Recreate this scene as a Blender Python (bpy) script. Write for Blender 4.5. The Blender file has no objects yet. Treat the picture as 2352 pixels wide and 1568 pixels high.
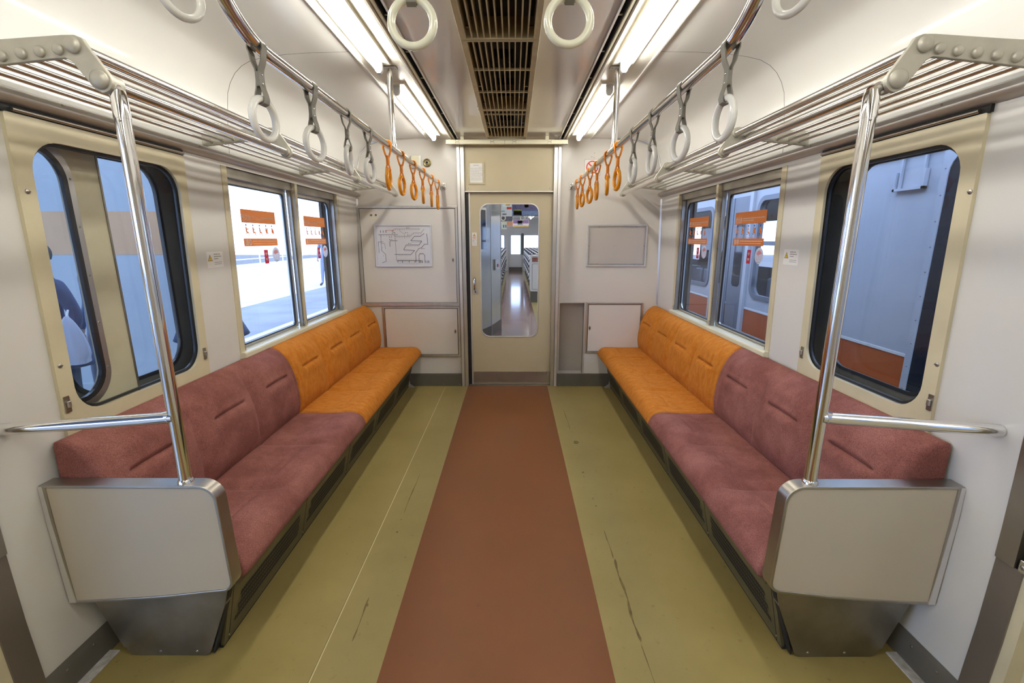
import bpy, bmesh, math, random
from math import pi, sin, cos, sqrt, exp, radians, hypot
from mathutils import Vector, Matrix
random.seed(7)
C = bpy.context.scene.collection
SC = bpy.context.scene

# ------------------------------------------------------------------ camera
cam_d = bpy.data.cameras.new('camera'); cam = bpy.data.objects.new('camera', cam_d); C.objects.link(cam)
cam.location = (0.037, 0.0, 1.36)
cam.rotation_euler = (radians(90 - 12.73), 0, radians(0.161))
cam_d.sensor_width = 36.0; cam_d.lens = 15.92; cam_d.clip_start = 0.02; cam_d.clip_end = 300
SC.camera = cam

# ------------------------------------------------------------------ world and exposure
w = bpy.data.worlds.new('sky'); SC.world = w; w.use_nodes = True
bgn = w.node_tree.nodes['Background']
bgn.inputs[0].default_value = (0.47, 0.63, 1.0, 1); bgn.inputs[1].default_value = 3.4
SC.view_settings.view_transform = 'Standard'; SC.view_settings.look = 'None'
SC.view_settings.gamma = 1.0; SC.view_settings.use_curve_mapping = False
SC.view_settings.exposure = 0.50
try:
    SC.cycles.use_denoising = True
    SC.cycles.max_bounces = 12; SC.cycles.transparent_max_bounces = 24
    SC.cycles.diffuse_bounces = 6; SC.cycles.glossy_bounces = 5
    SC.cycles.sample_clamp_indirect = 6.0
    SC.cycles.caustics_reflective = False; SC.cycles.caustics_refractive = False
except Exception:
    pass
TUBE_STRENGTH = 27.0
TUBE_COLOR = (1.0, 0.965, 0.89)

# ------------------------------------------------------------------ materials
def _nt(name):
    m = bpy.data.materials.new(name); m.use_nodes = True
    nt = m.node_tree; return m, nt, nt.nodes['Principled BSDF']
def mat(name, col, rough=0.5, metal=0.0, noise=0.0, nscale=20.0, bump=0.0, bscale=200.0, coat=0.0, sheen=0.0,
        col2=None, stretch=None, spec=0.5, emis=None, estr=0.0, rnoise=0.0):
    m, nt, b = _nt(name)
    b.inputs['Base Color'].default_value = (*col, 1)
    b.inputs['Roughness'].default_value = rough; b.inputs['Metallic'].default_value = metal
    b.inputs['Specular IOR Level'].default_value = spec
    if coat: b.inputs['Coat Weight'].default_value = coat; b.inputs['Coat Roughness'].default_value = 0.08
    if sheen:
        b.inputs['Sheen Weight'].default_value = sheen; b.inputs['Sheen Roughness'].default_value = 0.4
        b.inputs['Sheen Tint'].default_value = (min(1, col[0]*2.2+.2), min(1, col[1]*2.2+.2), min(1, col[2]*2.2+.2), 1)
    if emis: b.inputs['Emission Color'].default_value = (*emis, 1); b.inputs['Emission Strength'].default_value = estr
    tc = nt.nodes.new('ShaderNodeTexCoord'); mp = nt.nodes.new('ShaderNodeMapping')
    nt.links.new(tc.outputs['Object'], mp.inputs['Vector'])
    if stretch: mp.inputs['Scale'].default_value = stretch
    if noise or col2 or rnoise:
        n = nt.nodes.new('ShaderNodeTexNoise'); n.inputs['Scale'].default_value = nscale; n.inputs['Detail'].default_value = 5
        nt.links.new(mp.outputs[0], n.inputs['Vector'])
        r = nt.nodes.new('ShaderNodeValToRGB'); r.color_ramp.elements[0].position = .3; r.color_ramp.elements[1].position = .7
        c2 = col2 or tuple(max(0, c*(1-noise)) for c in col)
        c1 = col if col2 else tuple(min(1, c*(1+noise)) for c in col)
        r.color_ramp.elements[0].color = (*c2, 1); r.color_ramp.elements[1].color = (*c1, 1)
        nt.links.new(n.outputs['Fac'], r.inputs[0])
        if noise or col2: nt.links.new(r.outputs[0], b.inputs['Base Color'])
        if rnoise:
            mr = nt.nodes.new('ShaderNodeMapRange'); mr.inputs['To Min'].default_value = max(.02, rough-rnoise); mr.inputs['To Max'].default_value = rough+rnoise
            nt.links.new(n.outputs['Fac'], mr.inputs['Value']); nt.links.new(mr.outputs[0], b.inputs['Roughness'])
    if bump:
        n2 = nt.nodes.new('ShaderNodeTexNoise'); n2.inputs['Scale'].default_value = bscale; n2.inputs['Detail'].default_value = 3
        nt.links.new(mp.outputs[0], n2.inputs['Vector'])
        bp = nt.nodes.new('ShaderNodeBump'); bp.inputs['Strength'].default_value = bump; bp.inputs['Distance'].default_value = .002
        nt.links.new(n2.outputs['Fac'], bp.inputs['Height']); nt.links.new(bp.outputs[0], b.inputs['Normal'])
    return m
M = {}
M['wall'] = mat('wall_melamine', (.68, .665, .63), .33, noise=.02, nscale=3, bump=.03, bscale=500, coat=.2)
M['ceiling'] = mat('ceiling_melamine', (.74, .735, .70), .22, noise=.02, nscale=3, coat=.35)
M['ceil_mid'] = mat('ceiling_middle', (.52, .485, .46), .12, noise=.02, nscale=3, coat=.5)
M['endwall'] = mat('end_wall_white', (.69, .665, .625), .38, noise=.02, nscale=2, bump=.03, bscale=400, coat=.1)
M['cream'] = mat('cream_paint', (.60, .54, .37), .35, noise=.08, nscale=6, coat=.2)
M['creamdoor'] = mat('tan_door_paint', (.54, .475, .325), .42, noise=.05, nscale=2.5, bump=.05, bscale=350, coat=.05)
M['cream_light'] = mat('cream_enamel', (.70, .67, .50), .3, noise=.03, nscale=5)
M['grillepaint'] = mat('grille_beige_paint', (.52, .46, .30), .45, noise=.12, nscale=14)
M['dark'] = mat('dark_void', (.012, .012, .012), .7)
M['darkbrown'] = mat('dark_duct', (.035, .028, .02), .6, noise=.3, nscale=8)
M['pocket'] = mat('door_pocket_grey', (.10, .10, .095), .55, noise=.15, nscale=9)
M['rubber'] = mat('black_rubber', (.015, .016, .02), .35)
M['alu'] = mat('satin_aluminium', (.62, .61, .59), .33, metal=1, noise=.06, nscale=30, stretch=(1, 1, .05), rnoise=.06)
M['aluw'] = mat('pale_aluminium', (.74, .73, .72), .38, metal=.75, noise=.04, nscale=12)
M['steel'] = mat('brushed_stainless', (.42, .40, .36), .34, metal=1, noise=.12, nscale=5, rnoise=.08)
M['steeldark'] = mat('worn_stainless', (.33, .31, .27), .42, metal=1, noise=.25, nscale=6, rnoise=.1)
M['chrome'] = mat('polished_chrome', (.78, .77, .76), .09, metal=1)
M['rodmetal'] = mat('polished_rod', (.70, .68, .65), .16, metal=1)
M['castalu'] = mat('painted_cast_bracket', (.50, .48, .41), .42, metal=.35, noise=.06, nscale=30)
M['greybelt'] = mat('grey_vinyl_belt', (.20, .19, .16), .45, bump=.1, bscale=300)
M['whitering'] = mat('white_plastic_ring', (.80, .80, .76), .22, coat=.4)
M['creamring'] = mat('cream_plastic_ring', (.80, .80, .64), .22, coat=.4)
M['orangebelt'] = mat('orange_vinyl_belt', (.80, .25, .012), .4, noise=.1, nscale=90)
M['orangering'] = mat('orange_plastic_ring', (.90, .34, .005), .22, coat=.4)
M['tube'] = mat('fluorescent_tube', (1, 1, 1), .5, emis=TUBE_COLOR, estr=TUBE_STRENGTH)
M['socket'] = mat('lamp_socket_white', (.62, .62, .62), .35)
M['plate'] = mat('lamp_base_white', (.78, .76, .66), .35)
M['fabric_m'] = mat('maroon_moquette', (.215, .078, .068), .9, noise=.10, nscale=420, bump=.3, bscale=900, sheen=.35)
M['fabric_o'] = mat('orange_moquette', (.58, .20, .028), .9, bump=.3, bscale=700, sheen=.3, col2=(.44, .125, .008), nscale=38, stretch=(1, 1.7, .8))
def fabric(name, c1, c2, speck, scale, stretch):
    m, nt, b = _nt(name); L = nt.links.new
    tc = nt.nodes.new('ShaderNodeTexCoord'); mp = nt.nodes.new('ShaderNodeMapping'); mp.inputs['Scale'].default_value = stretch; L(tc.outputs['Object'], mp.inputs[0])
    n1 = nt.nodes.new('ShaderNodeTexNoise'); n1.inputs['Scale'].default_value = scale; n1.inputs['Detail'].default_value = 6; n1.inputs['Roughness'].default_value = .65; L(mp.outputs[0], n1.inputs['Vector'])
    r1 = nt.nodes.new('ShaderNodeValToRGB'); r1.color_ramp.elements[0].position = .36; r1.color_ramp.elements[1].position = .64
    r1.color_ramp.elements[0].color = (*c2, 1); r1.color_ramp.elements[1].color = (*c1, 1); L(n1.outputs['Fac'], r1.inputs[0])
    n2 = nt.nodes.new('ShaderNodeTexNoise'); n2.inputs['Scale'].default_value = 330; n2.inputs['Detail'].default_value = 2; L(tc.outputs['Object'], n2.inputs['Vector'])
    mr = nt.nodes.new('ShaderNodeMapRange'); mr.inputs['From Min'].default_value = .3; mr.inputs['From Max'].default_value = .7; mr.inputs['To Min'].default_value = 1-speck; mr.inputs['To Max'].default_value = 1+speck; L(n2.outputs['Fac'], mr.inputs['Value'])
    mx = nt.nodes.new('ShaderNodeMix'); mx.data_type = 'RGBA'; mx.blend_type = 'MULTIPLY'; mx.inputs[0].default_value = 1; L(r1.outputs[0], mx.inputs[6]); L(mr.outputs[0], mx.inputs[7]); L(mx.outputs[2], b.inputs['Base Color'])
    b.inputs['Roughness'].default_value = .95; b.inputs['Specular IOR Level'].default_value = .2
    b.inputs['Sheen Weight'].default_value = .15; b.inputs['Sheen Roughness'].default_value = .35; b.inputs['Sheen Tint'].default_value = (min(1, c1[0]*2.4+.1), min(1, c1[1]*2.4+.1), min(1, c1[2]*2.4+.1), 1)
    bp = nt.nodes.new('ShaderNodeBump'); bp.inputs['Strength'].default_value = .35; bp.inputs['Distance'].default_value = .0015; L(n2.outputs['Fac'], bp.inputs['Height']); L(bp.outputs[0], b.inputs['Normal'])
    return m
M['fabric_m'] = fabric('maroon_moquette', (.275, .112, .096), (.185, .066, .055), .32, 6, (1, 1, 1))
M['fabric_o'] = fabric('orange_moquette', (.52, .195, .030), (.42, .135, .012), .22, 22, (1, 1.7, .8))
M['base'] = mat('baseboard_grey', (.115, .105, .085), .4, noise=.1, nscale=8)
M['kick'] = mat('heater_cover_olive', (.15, .13, .065), .45, metal=.4, noise=.15, nscale=5)
M['board'] = mat('laminate_beige', (.48, .425, .33), .36, noise=.035, nscale=3, bump=.04, bscale=500, coat=.15)
M['white'] = mat('white_paper', (.80, .80, .79), .5)
M['vinyl'] = mat('sticker_white', (.82, .81, .79), .35)
M['black'] = mat('ink_black', (.03, .03, .03), .5)
M['greyink'] = mat('ink_grey', (.28, .28, .28), .5)
M['navyink'] = mat('ink_navy', (.07, .08, .16), .5)
M['red'] = mat('print_red', (.62, .035, .04), .4)
M['pink'] = mat('print_pink', (.80, .35, .38), .4)
M['yellow'] = mat('print_yellow', (.85, .58, .03), .4)
M['orangeprint'] = mat('print_orange', (.83, .23, .03), .4)
M['trimgrey'] = mat('moulding_grey', (.50, .475, .44), .35, metal=.35, noise=.04, nscale=3)
M['nichegrey'] = mat('niche_lining', (.46, .43, .39), .35, metal=.3, noise=.05, nscale=3)
M['brass'] = mat('old_brass', (.30, .25, .12), .35, metal=1)
M['jamb'] = mat('door_jamb_brown_steel', (.23, .20, .17), .38, metal=.6, noise=.05, nscale=5)
M['threshold'] = mat('worn_threshold_strip', (.62, .60, .56), .5, metal=.35, noise=.3, nscale=40)

def glass_mat(name, tint, refl=0.06, rough=0.0):
    m = bpy.data.materials.new(name); m.use_nodes = True; nt = m.node_tree; nt.nodes.clear()
    o = nt.nodes.new('ShaderNodeOutputMaterial'); t = nt.nodes.new('ShaderNodeBsdfTransparent'); t.inputs[0].default_value = (*tint, 1)
    g = nt.nodes.new('ShaderNodeBsdfGlossy'); g.inputs['Roughness'].default_value = rough
    lw = nt.nodes.new('ShaderNodeLayerWeight'); lw.inputs[0].default_value = .5
    pw = nt.nodes.new('ShaderNodeMath'); pw.operation = 'POWER'; pw.inputs[1].default_value = 5.0
    nt.links.new(lw.outputs['Facing'], pw.inputs[0])
    ma = nt.nodes.new('ShaderNodeMath'); ma.operation = 'MULTIPLY_ADD'; ma.inputs[1].default_value = 1-refl; ma.inputs[2].default_value = refl
    nt.links.new(pw.outputs[0], ma.inputs[0])
    mx = nt.nodes.new('ShaderNodeMixShader'); nt.links.new(ma.outputs[0], mx.inputs[0]); nt.links.new(t.outputs[0], mx.inputs[1]); nt.links.new(g.outputs[0], mx.inputs[2])
    nt.links.new(mx.outputs[0], o.inputs[0]); return m
M['glass'] = glass_mat('window_glass', (.90, .93, .95), .045)
M['glass2'] = glass_mat('window_glass_inner', (.93, .95, .96), .03)

def floor_mat(name, col, col2, stains):
    m, nt, b = _nt(name)
    tc = nt.nodes.new('ShaderNodeTexCoord')
    n = nt.nodes.new('ShaderNodeTexNoise'); n.inputs['Scale'].default_value = 2.4; n.inputs['Detail'].default_value = 6; n.inputs['Roughness'].default_value = .6
    nt.links.new(tc.outputs['Object'], n.inputs['Vector'])
    r = nt.nodes.new('ShaderNodeValToRGB'); r.color_ramp.elements[0].position = .33; r.color_ramp.elements[1].position = .68
    r.color_ramp.elements[0].color = (*col2, 1); r.color_ramp.elements[1].color = (*col, 1)
    nt.links.new(n.outputs['Fac'], r.inputs[0]); last = r.outputs[0]
    # fine specks of dirt
    n2 = nt.nodes.new('ShaderNodeTexNoise'); n2.inputs['Scale'].default_value = 38; n2.inputs['Detail'].default_value = 4
    nt.links.new(tc.outputs['Object'], n2.inputs['Vector'])
    r2 = nt.nodes.new('ShaderNodeValToRGB'); r2.color_ramp.elements[0].position = .22; r2.color_ramp.elements[1].position = .36
    r2.color_ramp.elements[0].color = (.45, .4, .3, 1); r2.color_ramp.elements[1].color = (1, 1, 1, 1)
    nt.links.new(n2.outputs['Fac'], r2.inputs[0])
    mx = nt.nodes.new('ShaderNodeMix'); mx.data_type = 'RGBA'; mx.blend_type = 'MULTIPLY'; mx.inputs[0].default_value = .5 if stains else .25
    nt.links.new(last, mx.inputs[6]); nt.links.new(r2.outputs[0], mx.inputs[7]); last = mx.outputs[2]
    nt.links.new(last, b.inputs['Base Color'])
    mr = nt.nodes.new('ShaderNodeMapRange'); mr.inputs['To Min'].default_value = .36; mr.inputs['To Max'].default_value = .58; b.inputs['Specular IOR Level'].default_value = .35
    nt.links.new(n.outputs['Fac'], mr.inputs['Value']); nt.links.new(mr.outputs[0], b.inputs['Roughness'])
    bp = nt.nodes.new('ShaderNodeBump'); bp.inputs['Strength'].default_value = .06; bp.inputs['Distance'].default_value = .002
    n3 = nt.nodes.new('ShaderNodeTexNoise'); n3.inputs['Scale'].default_value = 120; nt.links.new(tc.outputs['Object'], n3.inputs['Vector'])
    nt.links.new(n3.outputs['Fac'], bp.inputs['Height']); nt.links.new(bp.outputs[0], b.inputs['Normal'])
    return m
M['floor_y'] = floor_mat('floor_olive_lino', (.31, .242, .088), (.255, .195, .064), True)
M['floor_b'] = floor_mat('floor_brown_lino', (.178, .061, .016), (.155, .051, .012), False)
M['stain'] = mat('rust_stain', (.14, .095, .022), .6, noise=.3, nscale=30)
M['seam'] = mat('floor_seam_light', (.55, .47, .25), .5)

# ------------------------------------------------------------------ mesh builder
class MB:
    def __init__(s): s.v = []; s.f = []
    def quad(s, a, b, c, d):
        n = len(s.v); s.v += [tuple(a), tuple(b), tuple(c), tuple(d)]; s.f.append((n, n+1, n+2, n+3)); return s
    def box(s, x0, x1, y0, y1, z0, z1):
        x0, x1 = min(x0, x1), max(x0, x1); y0, y1 = min(y0, y1), max(y0, y1); z0, z1 = min(z0, z1), max(z0, z1)
        n = len(s.v)
        s.v += [(x0,y0,z0),(x1,y0,z0),(x1,y1,z0),(x0,y1,z0),(x0,y0,z1),(x1,y0,z1),(x1,y1,z1),(x0,y1,z1)]
        s.f += [tuple(n+i for i in q) for q in ((0,3,2,1),(4,5,6,7),(0,1,5,4),(1,2,6,5),(2,3,7,6),(3,0,4,7))]; return s
    def prism(s, pts, fmap, a, b):
        """pts 2D loop, fmap(p, t)->xyz ; extruded from a to b"""
        n = len(s.v); k = len(pts)
        s.v += [tuple(fmap(p, a)) for p in pts] + [tuple(fmap(p, b)) for p in pts]
        for i in range(k): j = (i+1) % k; s.f.append((n+i, n+j, n+k+j, n+k+i))
        s.f.append(tuple(n+i for i in range(k))[::-1]); s.f.append(tuple(n+k+i for i in range(k))); return s
    def tube(s, pts, r, seg=12, closed=False, caps=True, flat=None):
        P = [Vector(p) for p in pts]; k = len(P); rs = r if isinstance(r, (list, tuple)) else [r]*k
        T = []
        for i in range(k):
            if closed: t = P[(i+1) % k]-P[i-1]
            else: t = P[min(i+1, k-1)]-P[max(i-1, 0)]
            T.append(t.normalized())
        up = Vector((0, 0, 1)) if abs(T[0].z) < .9 else Vector((1, 0, 0))
        nrm = (up - T[0]*up.dot(T[0])).normalized(); n0 = len(s.v)
        for i in range(k):
            nrm = (nrm - T[i]*nrm.dot(T[i])).normalized(); bi = T[i].cross(nrm)
            for j in range(seg):
                a = 2*pi*j/seg; ax, ay = cos(a)*rs[i], sin(a)*rs[i]
                if flat: ax *= flat[0]; ay *= flat[1]
                s.v.append(tuple(P[i]+nrm*ax+bi*ay))
        rng = k if closed else k-1
        for i in range(rng):
            for j in range(seg):
                a = n0+i*seg+j; b = n0+i*seg+(j+1) % seg; i2 = (i+1) % k
                c = n0+i2*seg+(j+1) % seg; d = n0+i2*seg+j; s.f.append((a, b, c, d))
        if caps and not closed:
            s.f.append(tuple(n0+j for j in range(seg))[::-1]); s.f.append(tuple(n0+(k-1)*seg+j for j in range(seg)))
        return s
    def torus(s, c, R, r, ax='x', seg=32, ts=10, sx=1.0):
        pts = []
        for i in range(seg):
            a = 2*pi*i/seg; u, v = cos(a)*R*sx, sin(a)*R
            pts.append({'x': (c[0], c[1]+u, c[2]+v), 'y': (c[0]+u, c[1], c[2]+v), 'z': (c[0]+u, c[1]+v, c[2])}[ax])
        return s.tube(pts, r, ts, closed=True)
    def cyl(s, a, b, r, seg=16): return s.tube([a, b], r, seg)
    def dome(s, c, r, h, d, seg=16, rings=4):
        """dome cap: centre c, radius r, height h along axis unit vector d"""
        d = Vector(d).normalized(); up = Vector((0,0,1)) if abs(d.z) < .9 else Vector((1,0,0)); a1 = d.cross(up).normalized(); a2 = d.cross(a1)
        n = len(s.v); c = Vector(c)
        for i in range(rings):
            t = i/rings*pi/2
            for j in range(seg):
                a = 2*pi*j/seg; s.v.append(tuple(c+d*h*sin(t)+(a1*cos(a)+a2*sin(a))*r*cos(t)))
        s.v.append(tuple(c+d*h))
        for i in range(rings-1):
            for j in range(seg): s.f.append((n+i*seg+j, n+i*seg+(j+1) % seg, n+(i+1)*seg+(j+1) % seg, n+(i+1)*seg+j))
        top = n+rings*seg
        for j in range(seg): s.f.append((n+(rings-1)*seg+j, n+(rings-1)*seg+(j+1) % seg, top))
        return s
    def plate(s, outer, holes, fmap, depth):
        """flat sheet with holes; fmap(a,b,t) t=0 front t=depth back"""
        bm = bmesh.new(); edges = []; loops = [outer]+list(holes)
        for L in loops:
            vs = [bm.verts.new((p[0], p[1], 0)) for p in L]
            for i in range(len(vs)): edges.append(bm.edges.new((vs[i], vs[(i+1) % len(vs)])))
        bmesh.ops.triangle_fill(bm, use_beauty=True, use_dissolve=False, edges=edges)
        bm.verts.index_update(); n = len(s.v); k = len(bm.verts)
        co = [(v.co.x, v.co.y) for v in bm.verts]
        s.v += [tuple(fmap(a, b, 0)) for a, b in co]
        for f in bm.faces: s.f.append(tuple(n+v.index for v in f.verts))
        if depth:
            s.v += [tuple(fmap(a, b, depth)) for a, b in co]
            for f in bm.faces: s.f.append(tuple(n+k+v.index for v in reversed(f.verts)))
            for e in edges: a, b = e.verts; s.f.append((n+a.index, n+b.index, n+k+b.index, n+k+a.index))
        bm.free(); return s
    def grid(s, nu, nv, fn, flip=False):
        n = len(s.v)
        for i in range(nu+1):
            for j in range(nv+1): s.v.append(tuple(fn(i/nu, j/nv)))
        for i in range(nu):
            for j in range(nv):
                a = n+i*(nv+1)+j; q = (a, a+1, a+nv+2, a+nv+1); s.f.append(q[::-1] if flip else q)
        return s
    def build(s, name, m, parent=None, origin=None, smooth=False, bevel=0.0, bseg=2, recalc=True, angle=.6):
        o = Vector(origin) if origin is not None else (parent_world(parent) if parent else Vector((0, 0, 0)))
        me = bpy.data.meshes.new(name); me.from_pydata([tuple(Vector(v)-o) for v in s.v], [], s.f); me.update()
        bm = bmesh.new(); bm.from_mesh(me)
        bmesh.ops.remove_doubles(bm, verts=bm.verts, dist=1e-6)
        if recalc: bmesh.ops.recalc_face_normals(bm, faces=bm.faces)
        bm.to_mesh(me); bm.free()
        ob = bpy.data.objects.new(name, me); C.objects.link(ob); me.materials.append(M[m] if isinstance(m, str) else m)
        if parent: ob.parent = parent
        else: ob.location = o
        if parent and origin is not None: ob.location = o - parent_world(parent)
        if bevel:
            md = ob.modifiers.new('bevel', 'BEVEL'); md.width = bevel; md.segments = bseg; md.limit_method = 'ANGLE'; md.angle_limit = .7
        if smooth or bevel:
            me.polygons.foreach_set('use_smooth', [True]*len(me.polygons)); me.set_sharp_from_angle(angle=angle)
            if bevel:
                md.harden_normals = True
        return ob
_W = {}
def parent_world(p):
    v = Vector((0, 0, 0))
    while p is not None: v += p.location; p = p.parent
    return v
def thing(name, label, cat, loc=(0, 0, 0), group=None, rotz=0):
    o = bpy.data.objects.new(name, None); C.objects.link(o); o.location = loc; o.rotation_euler = (0, 0, rotz)
    o.empty_display_size = .1; o['label'] = label; o['category'] = cat
    if group: o['group'] = group
    return o
def tag(o, label, cat, group=None):
    o['label'] = label; o['category'] = cat
    if group: o['group'] = group
    return o
def struct(o, label=None):
    o['kind'] = 'structure'
    if label: o['label'] = label
    return o
def sroot(name, loc=(0, 0, 0), label=None):
    o = bpy.data.objects.new(name, None); C.objects.link(o); o.location = loc; o.empty_display_size = .1; return struct(o, label)
def dup(root, loc, label=None, rotz=0, group=None):
    r = root.copy(); C.objects.link(r); r.location = loc; r.rotation_euler = (0, 0, rotz)
    if label: r['label'] = label
    if group: r['group'] = group
    for ch in list(root.children):
        c = ch.copy(); C.objects.link(c); c.parent = r
        for g in ch.children: d = g.copy(); C.objects.link(d); d.parent = c
    return r
def rrect(a0, a1, b0, b1, r, n=6):
    if not isinstance(r, (list, tuple)): r = [r]*4
    pts = []
    for (ca, cb, st, rr) in ((a0, b0, pi, r[0]), (a1, b0, 1.5*pi, r[1]), (a1, b1, 0, r[2]), (a0, b1, .5*pi, r[3])):
        cx_ = ca+rr if ca == a0 else ca-rr; cy_ = cb+rr if cb == b0 else cb-rr
        if rr <= 1e-5: pts.append((ca, cb)); continue
        for i in range(n+1):
            t = st+i/n*pi/2; pts.append((cx_+rr*cos(t), cy_+rr*sin(t)))
    return pts
def circ(a, b, r, n=24): return [(a+r*cos(2*pi*i/n), b+r*sin(2*pi*i/n)) for i in range(n)]
def fillet(pts, r, n=5):
    """round every interior corner of an open 3D polyline"""
    P = [Vector(p) for p in pts]; out = [P[0]]
    for i in range(1, len(P)-1):
        a = (P[i-1]-P[i]); b = (P[i+1]-P[i]); d = min(r, a.length*.49, b.length*.49)
        p0 = P[i]+a.normalized()*d; p1 = P[i]+b.normalized()*d
        for k in range(n+1):
            t = k/n; out.append(p0*(1-t)**2+P[i]*2*t*(1-t)+p1*t*t)
    out.append(P[-1]); return out

YE = 4.116          # end wall
YB = -3.0           # rear of the modelled car
def xw(z):          # inner wall profile (half width)
    pts = [(0, 1.338), (.10, 1.346), (.30, 1.356), (.55, 1.36), (.70, 1.357), (1.78, 1.327)]
    for (za, a), (zb, b) in zip(pts, pts[1:]):
        if z <= zb: return a+(b-a)*(z-za)/(zb-za)
    return pts[-1][1]

# ================================================================== SETTING: floor
fl = sroot('floor')
MB().box(-1.40, -.392, YB, YE+.03, -.05, 0).build('floor_sheet', 'floor_y', fl)['label'] = 'olive yellow linoleum strip on the left of the aisle'
MB().box(.360, 1.40, YB, YE+.03, -.05, 0).build('floor_sheet', 'floor_y', fl)['label'] = 'olive yellow linoleum strip on the right of the aisle'
MB().box(-.392, .360, YB, YE+.30, -.05, .0006).build('aisle_strip', 'floor_b', fl)['label'] = 'reddish brown linoleum strip along the middle of the aisle'
MB().box(-.606, -.602, YB, 4.06, 0, .0012).build('welded_seam', 'seam', fl)
MB().box(-.6085, -.606, YB, 4.06, 0, .0006).build('seam_groove', 'stain', fl)
def stain(path, wd):
    mb = MB(); n = len(path); L = []; Rr = []; x0_ = random.random()*6
    for i, (x, y) in enumerate(path):
        ww = wd*1.4*(.75+.35*sin(i*.8+x0_)+.15*random.random())*(.15 if i in (0, n-1) else 1)
        L.append((x-ww, y, .0007)); Rr.append((x+ww, y, .0007))
    for i in range(n-1): mb.quad(L[i], Rr[i], Rr[i+1], L[i+1])
    return mb
def wob(x0, y0, y1, n, a):
    p_ = random.random()*6
    return [(x0+a*(sin(i*.45+p_)+.25*random.uniform(-1, 1)), y0+(y1-y0)*i/n) for i in range(n+1)]
stain(wob(.478, 1.30, 1.72, 26, .003), .0034).build('stain', 'stain', fl)
stain(wob(.474, 1.72, 1.92, 12, .002), .0016).build('stain', 'stain', fl)
stain(wob(.480, 1.12, 1.30, 10, .002), .0012).build('stain', 'stain', fl)
for (x, y, r) in ((.47, 2.12, .006), (.466, 2.19, .005), (.455, 2.47, .008), (.452, 2.42, .004), (.47, 2.88, .022), (.46, 3.05, .004), (.44, 3.15, .004), (-.52, 1.46, .007), (-.515, 1.9, .006), (-.52, 2.0, .004)):
    MB().plate([(x+r*(.6+.5*random.random())*cos(t*pi/6), y+r*1.3*(.6+.5*random.random())*sin(t*pi/6)) for t in range(12)], [], lambda a, b, t: (a, b, .0008), 0).build('stain', 'stain', fl, recalc=False)
stain(wob(-.522, 1.30, 1.50, 10, .002), .0022).build('stain', 'stain', fl)
stain(wob(-.518, 2.05, 2.45, 12, .002), .0018).build('stain', 'stain', fl)
stain(wob(.452, 3.1, 3.5, 12, .003), .0015).build('stain', 'stain', fl)
for s in (-1, 1):
    MB().box(s*1.292, s*1.334, YB, 1.262, 0, .006).build('threshold_strip', 'threshold', fl, bevel=.002)
    # bolted foot of the bench at the far end wall
    MB().prism([(0, 0), (.05, 0), (.012, .03), (.004, .075), (0, .075)], lambda p, t, s=s: (s*(.945-p[0]), t, p[1]), 4.05, 4.075).build('foot_bracket', 'aluw', fl)

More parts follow.
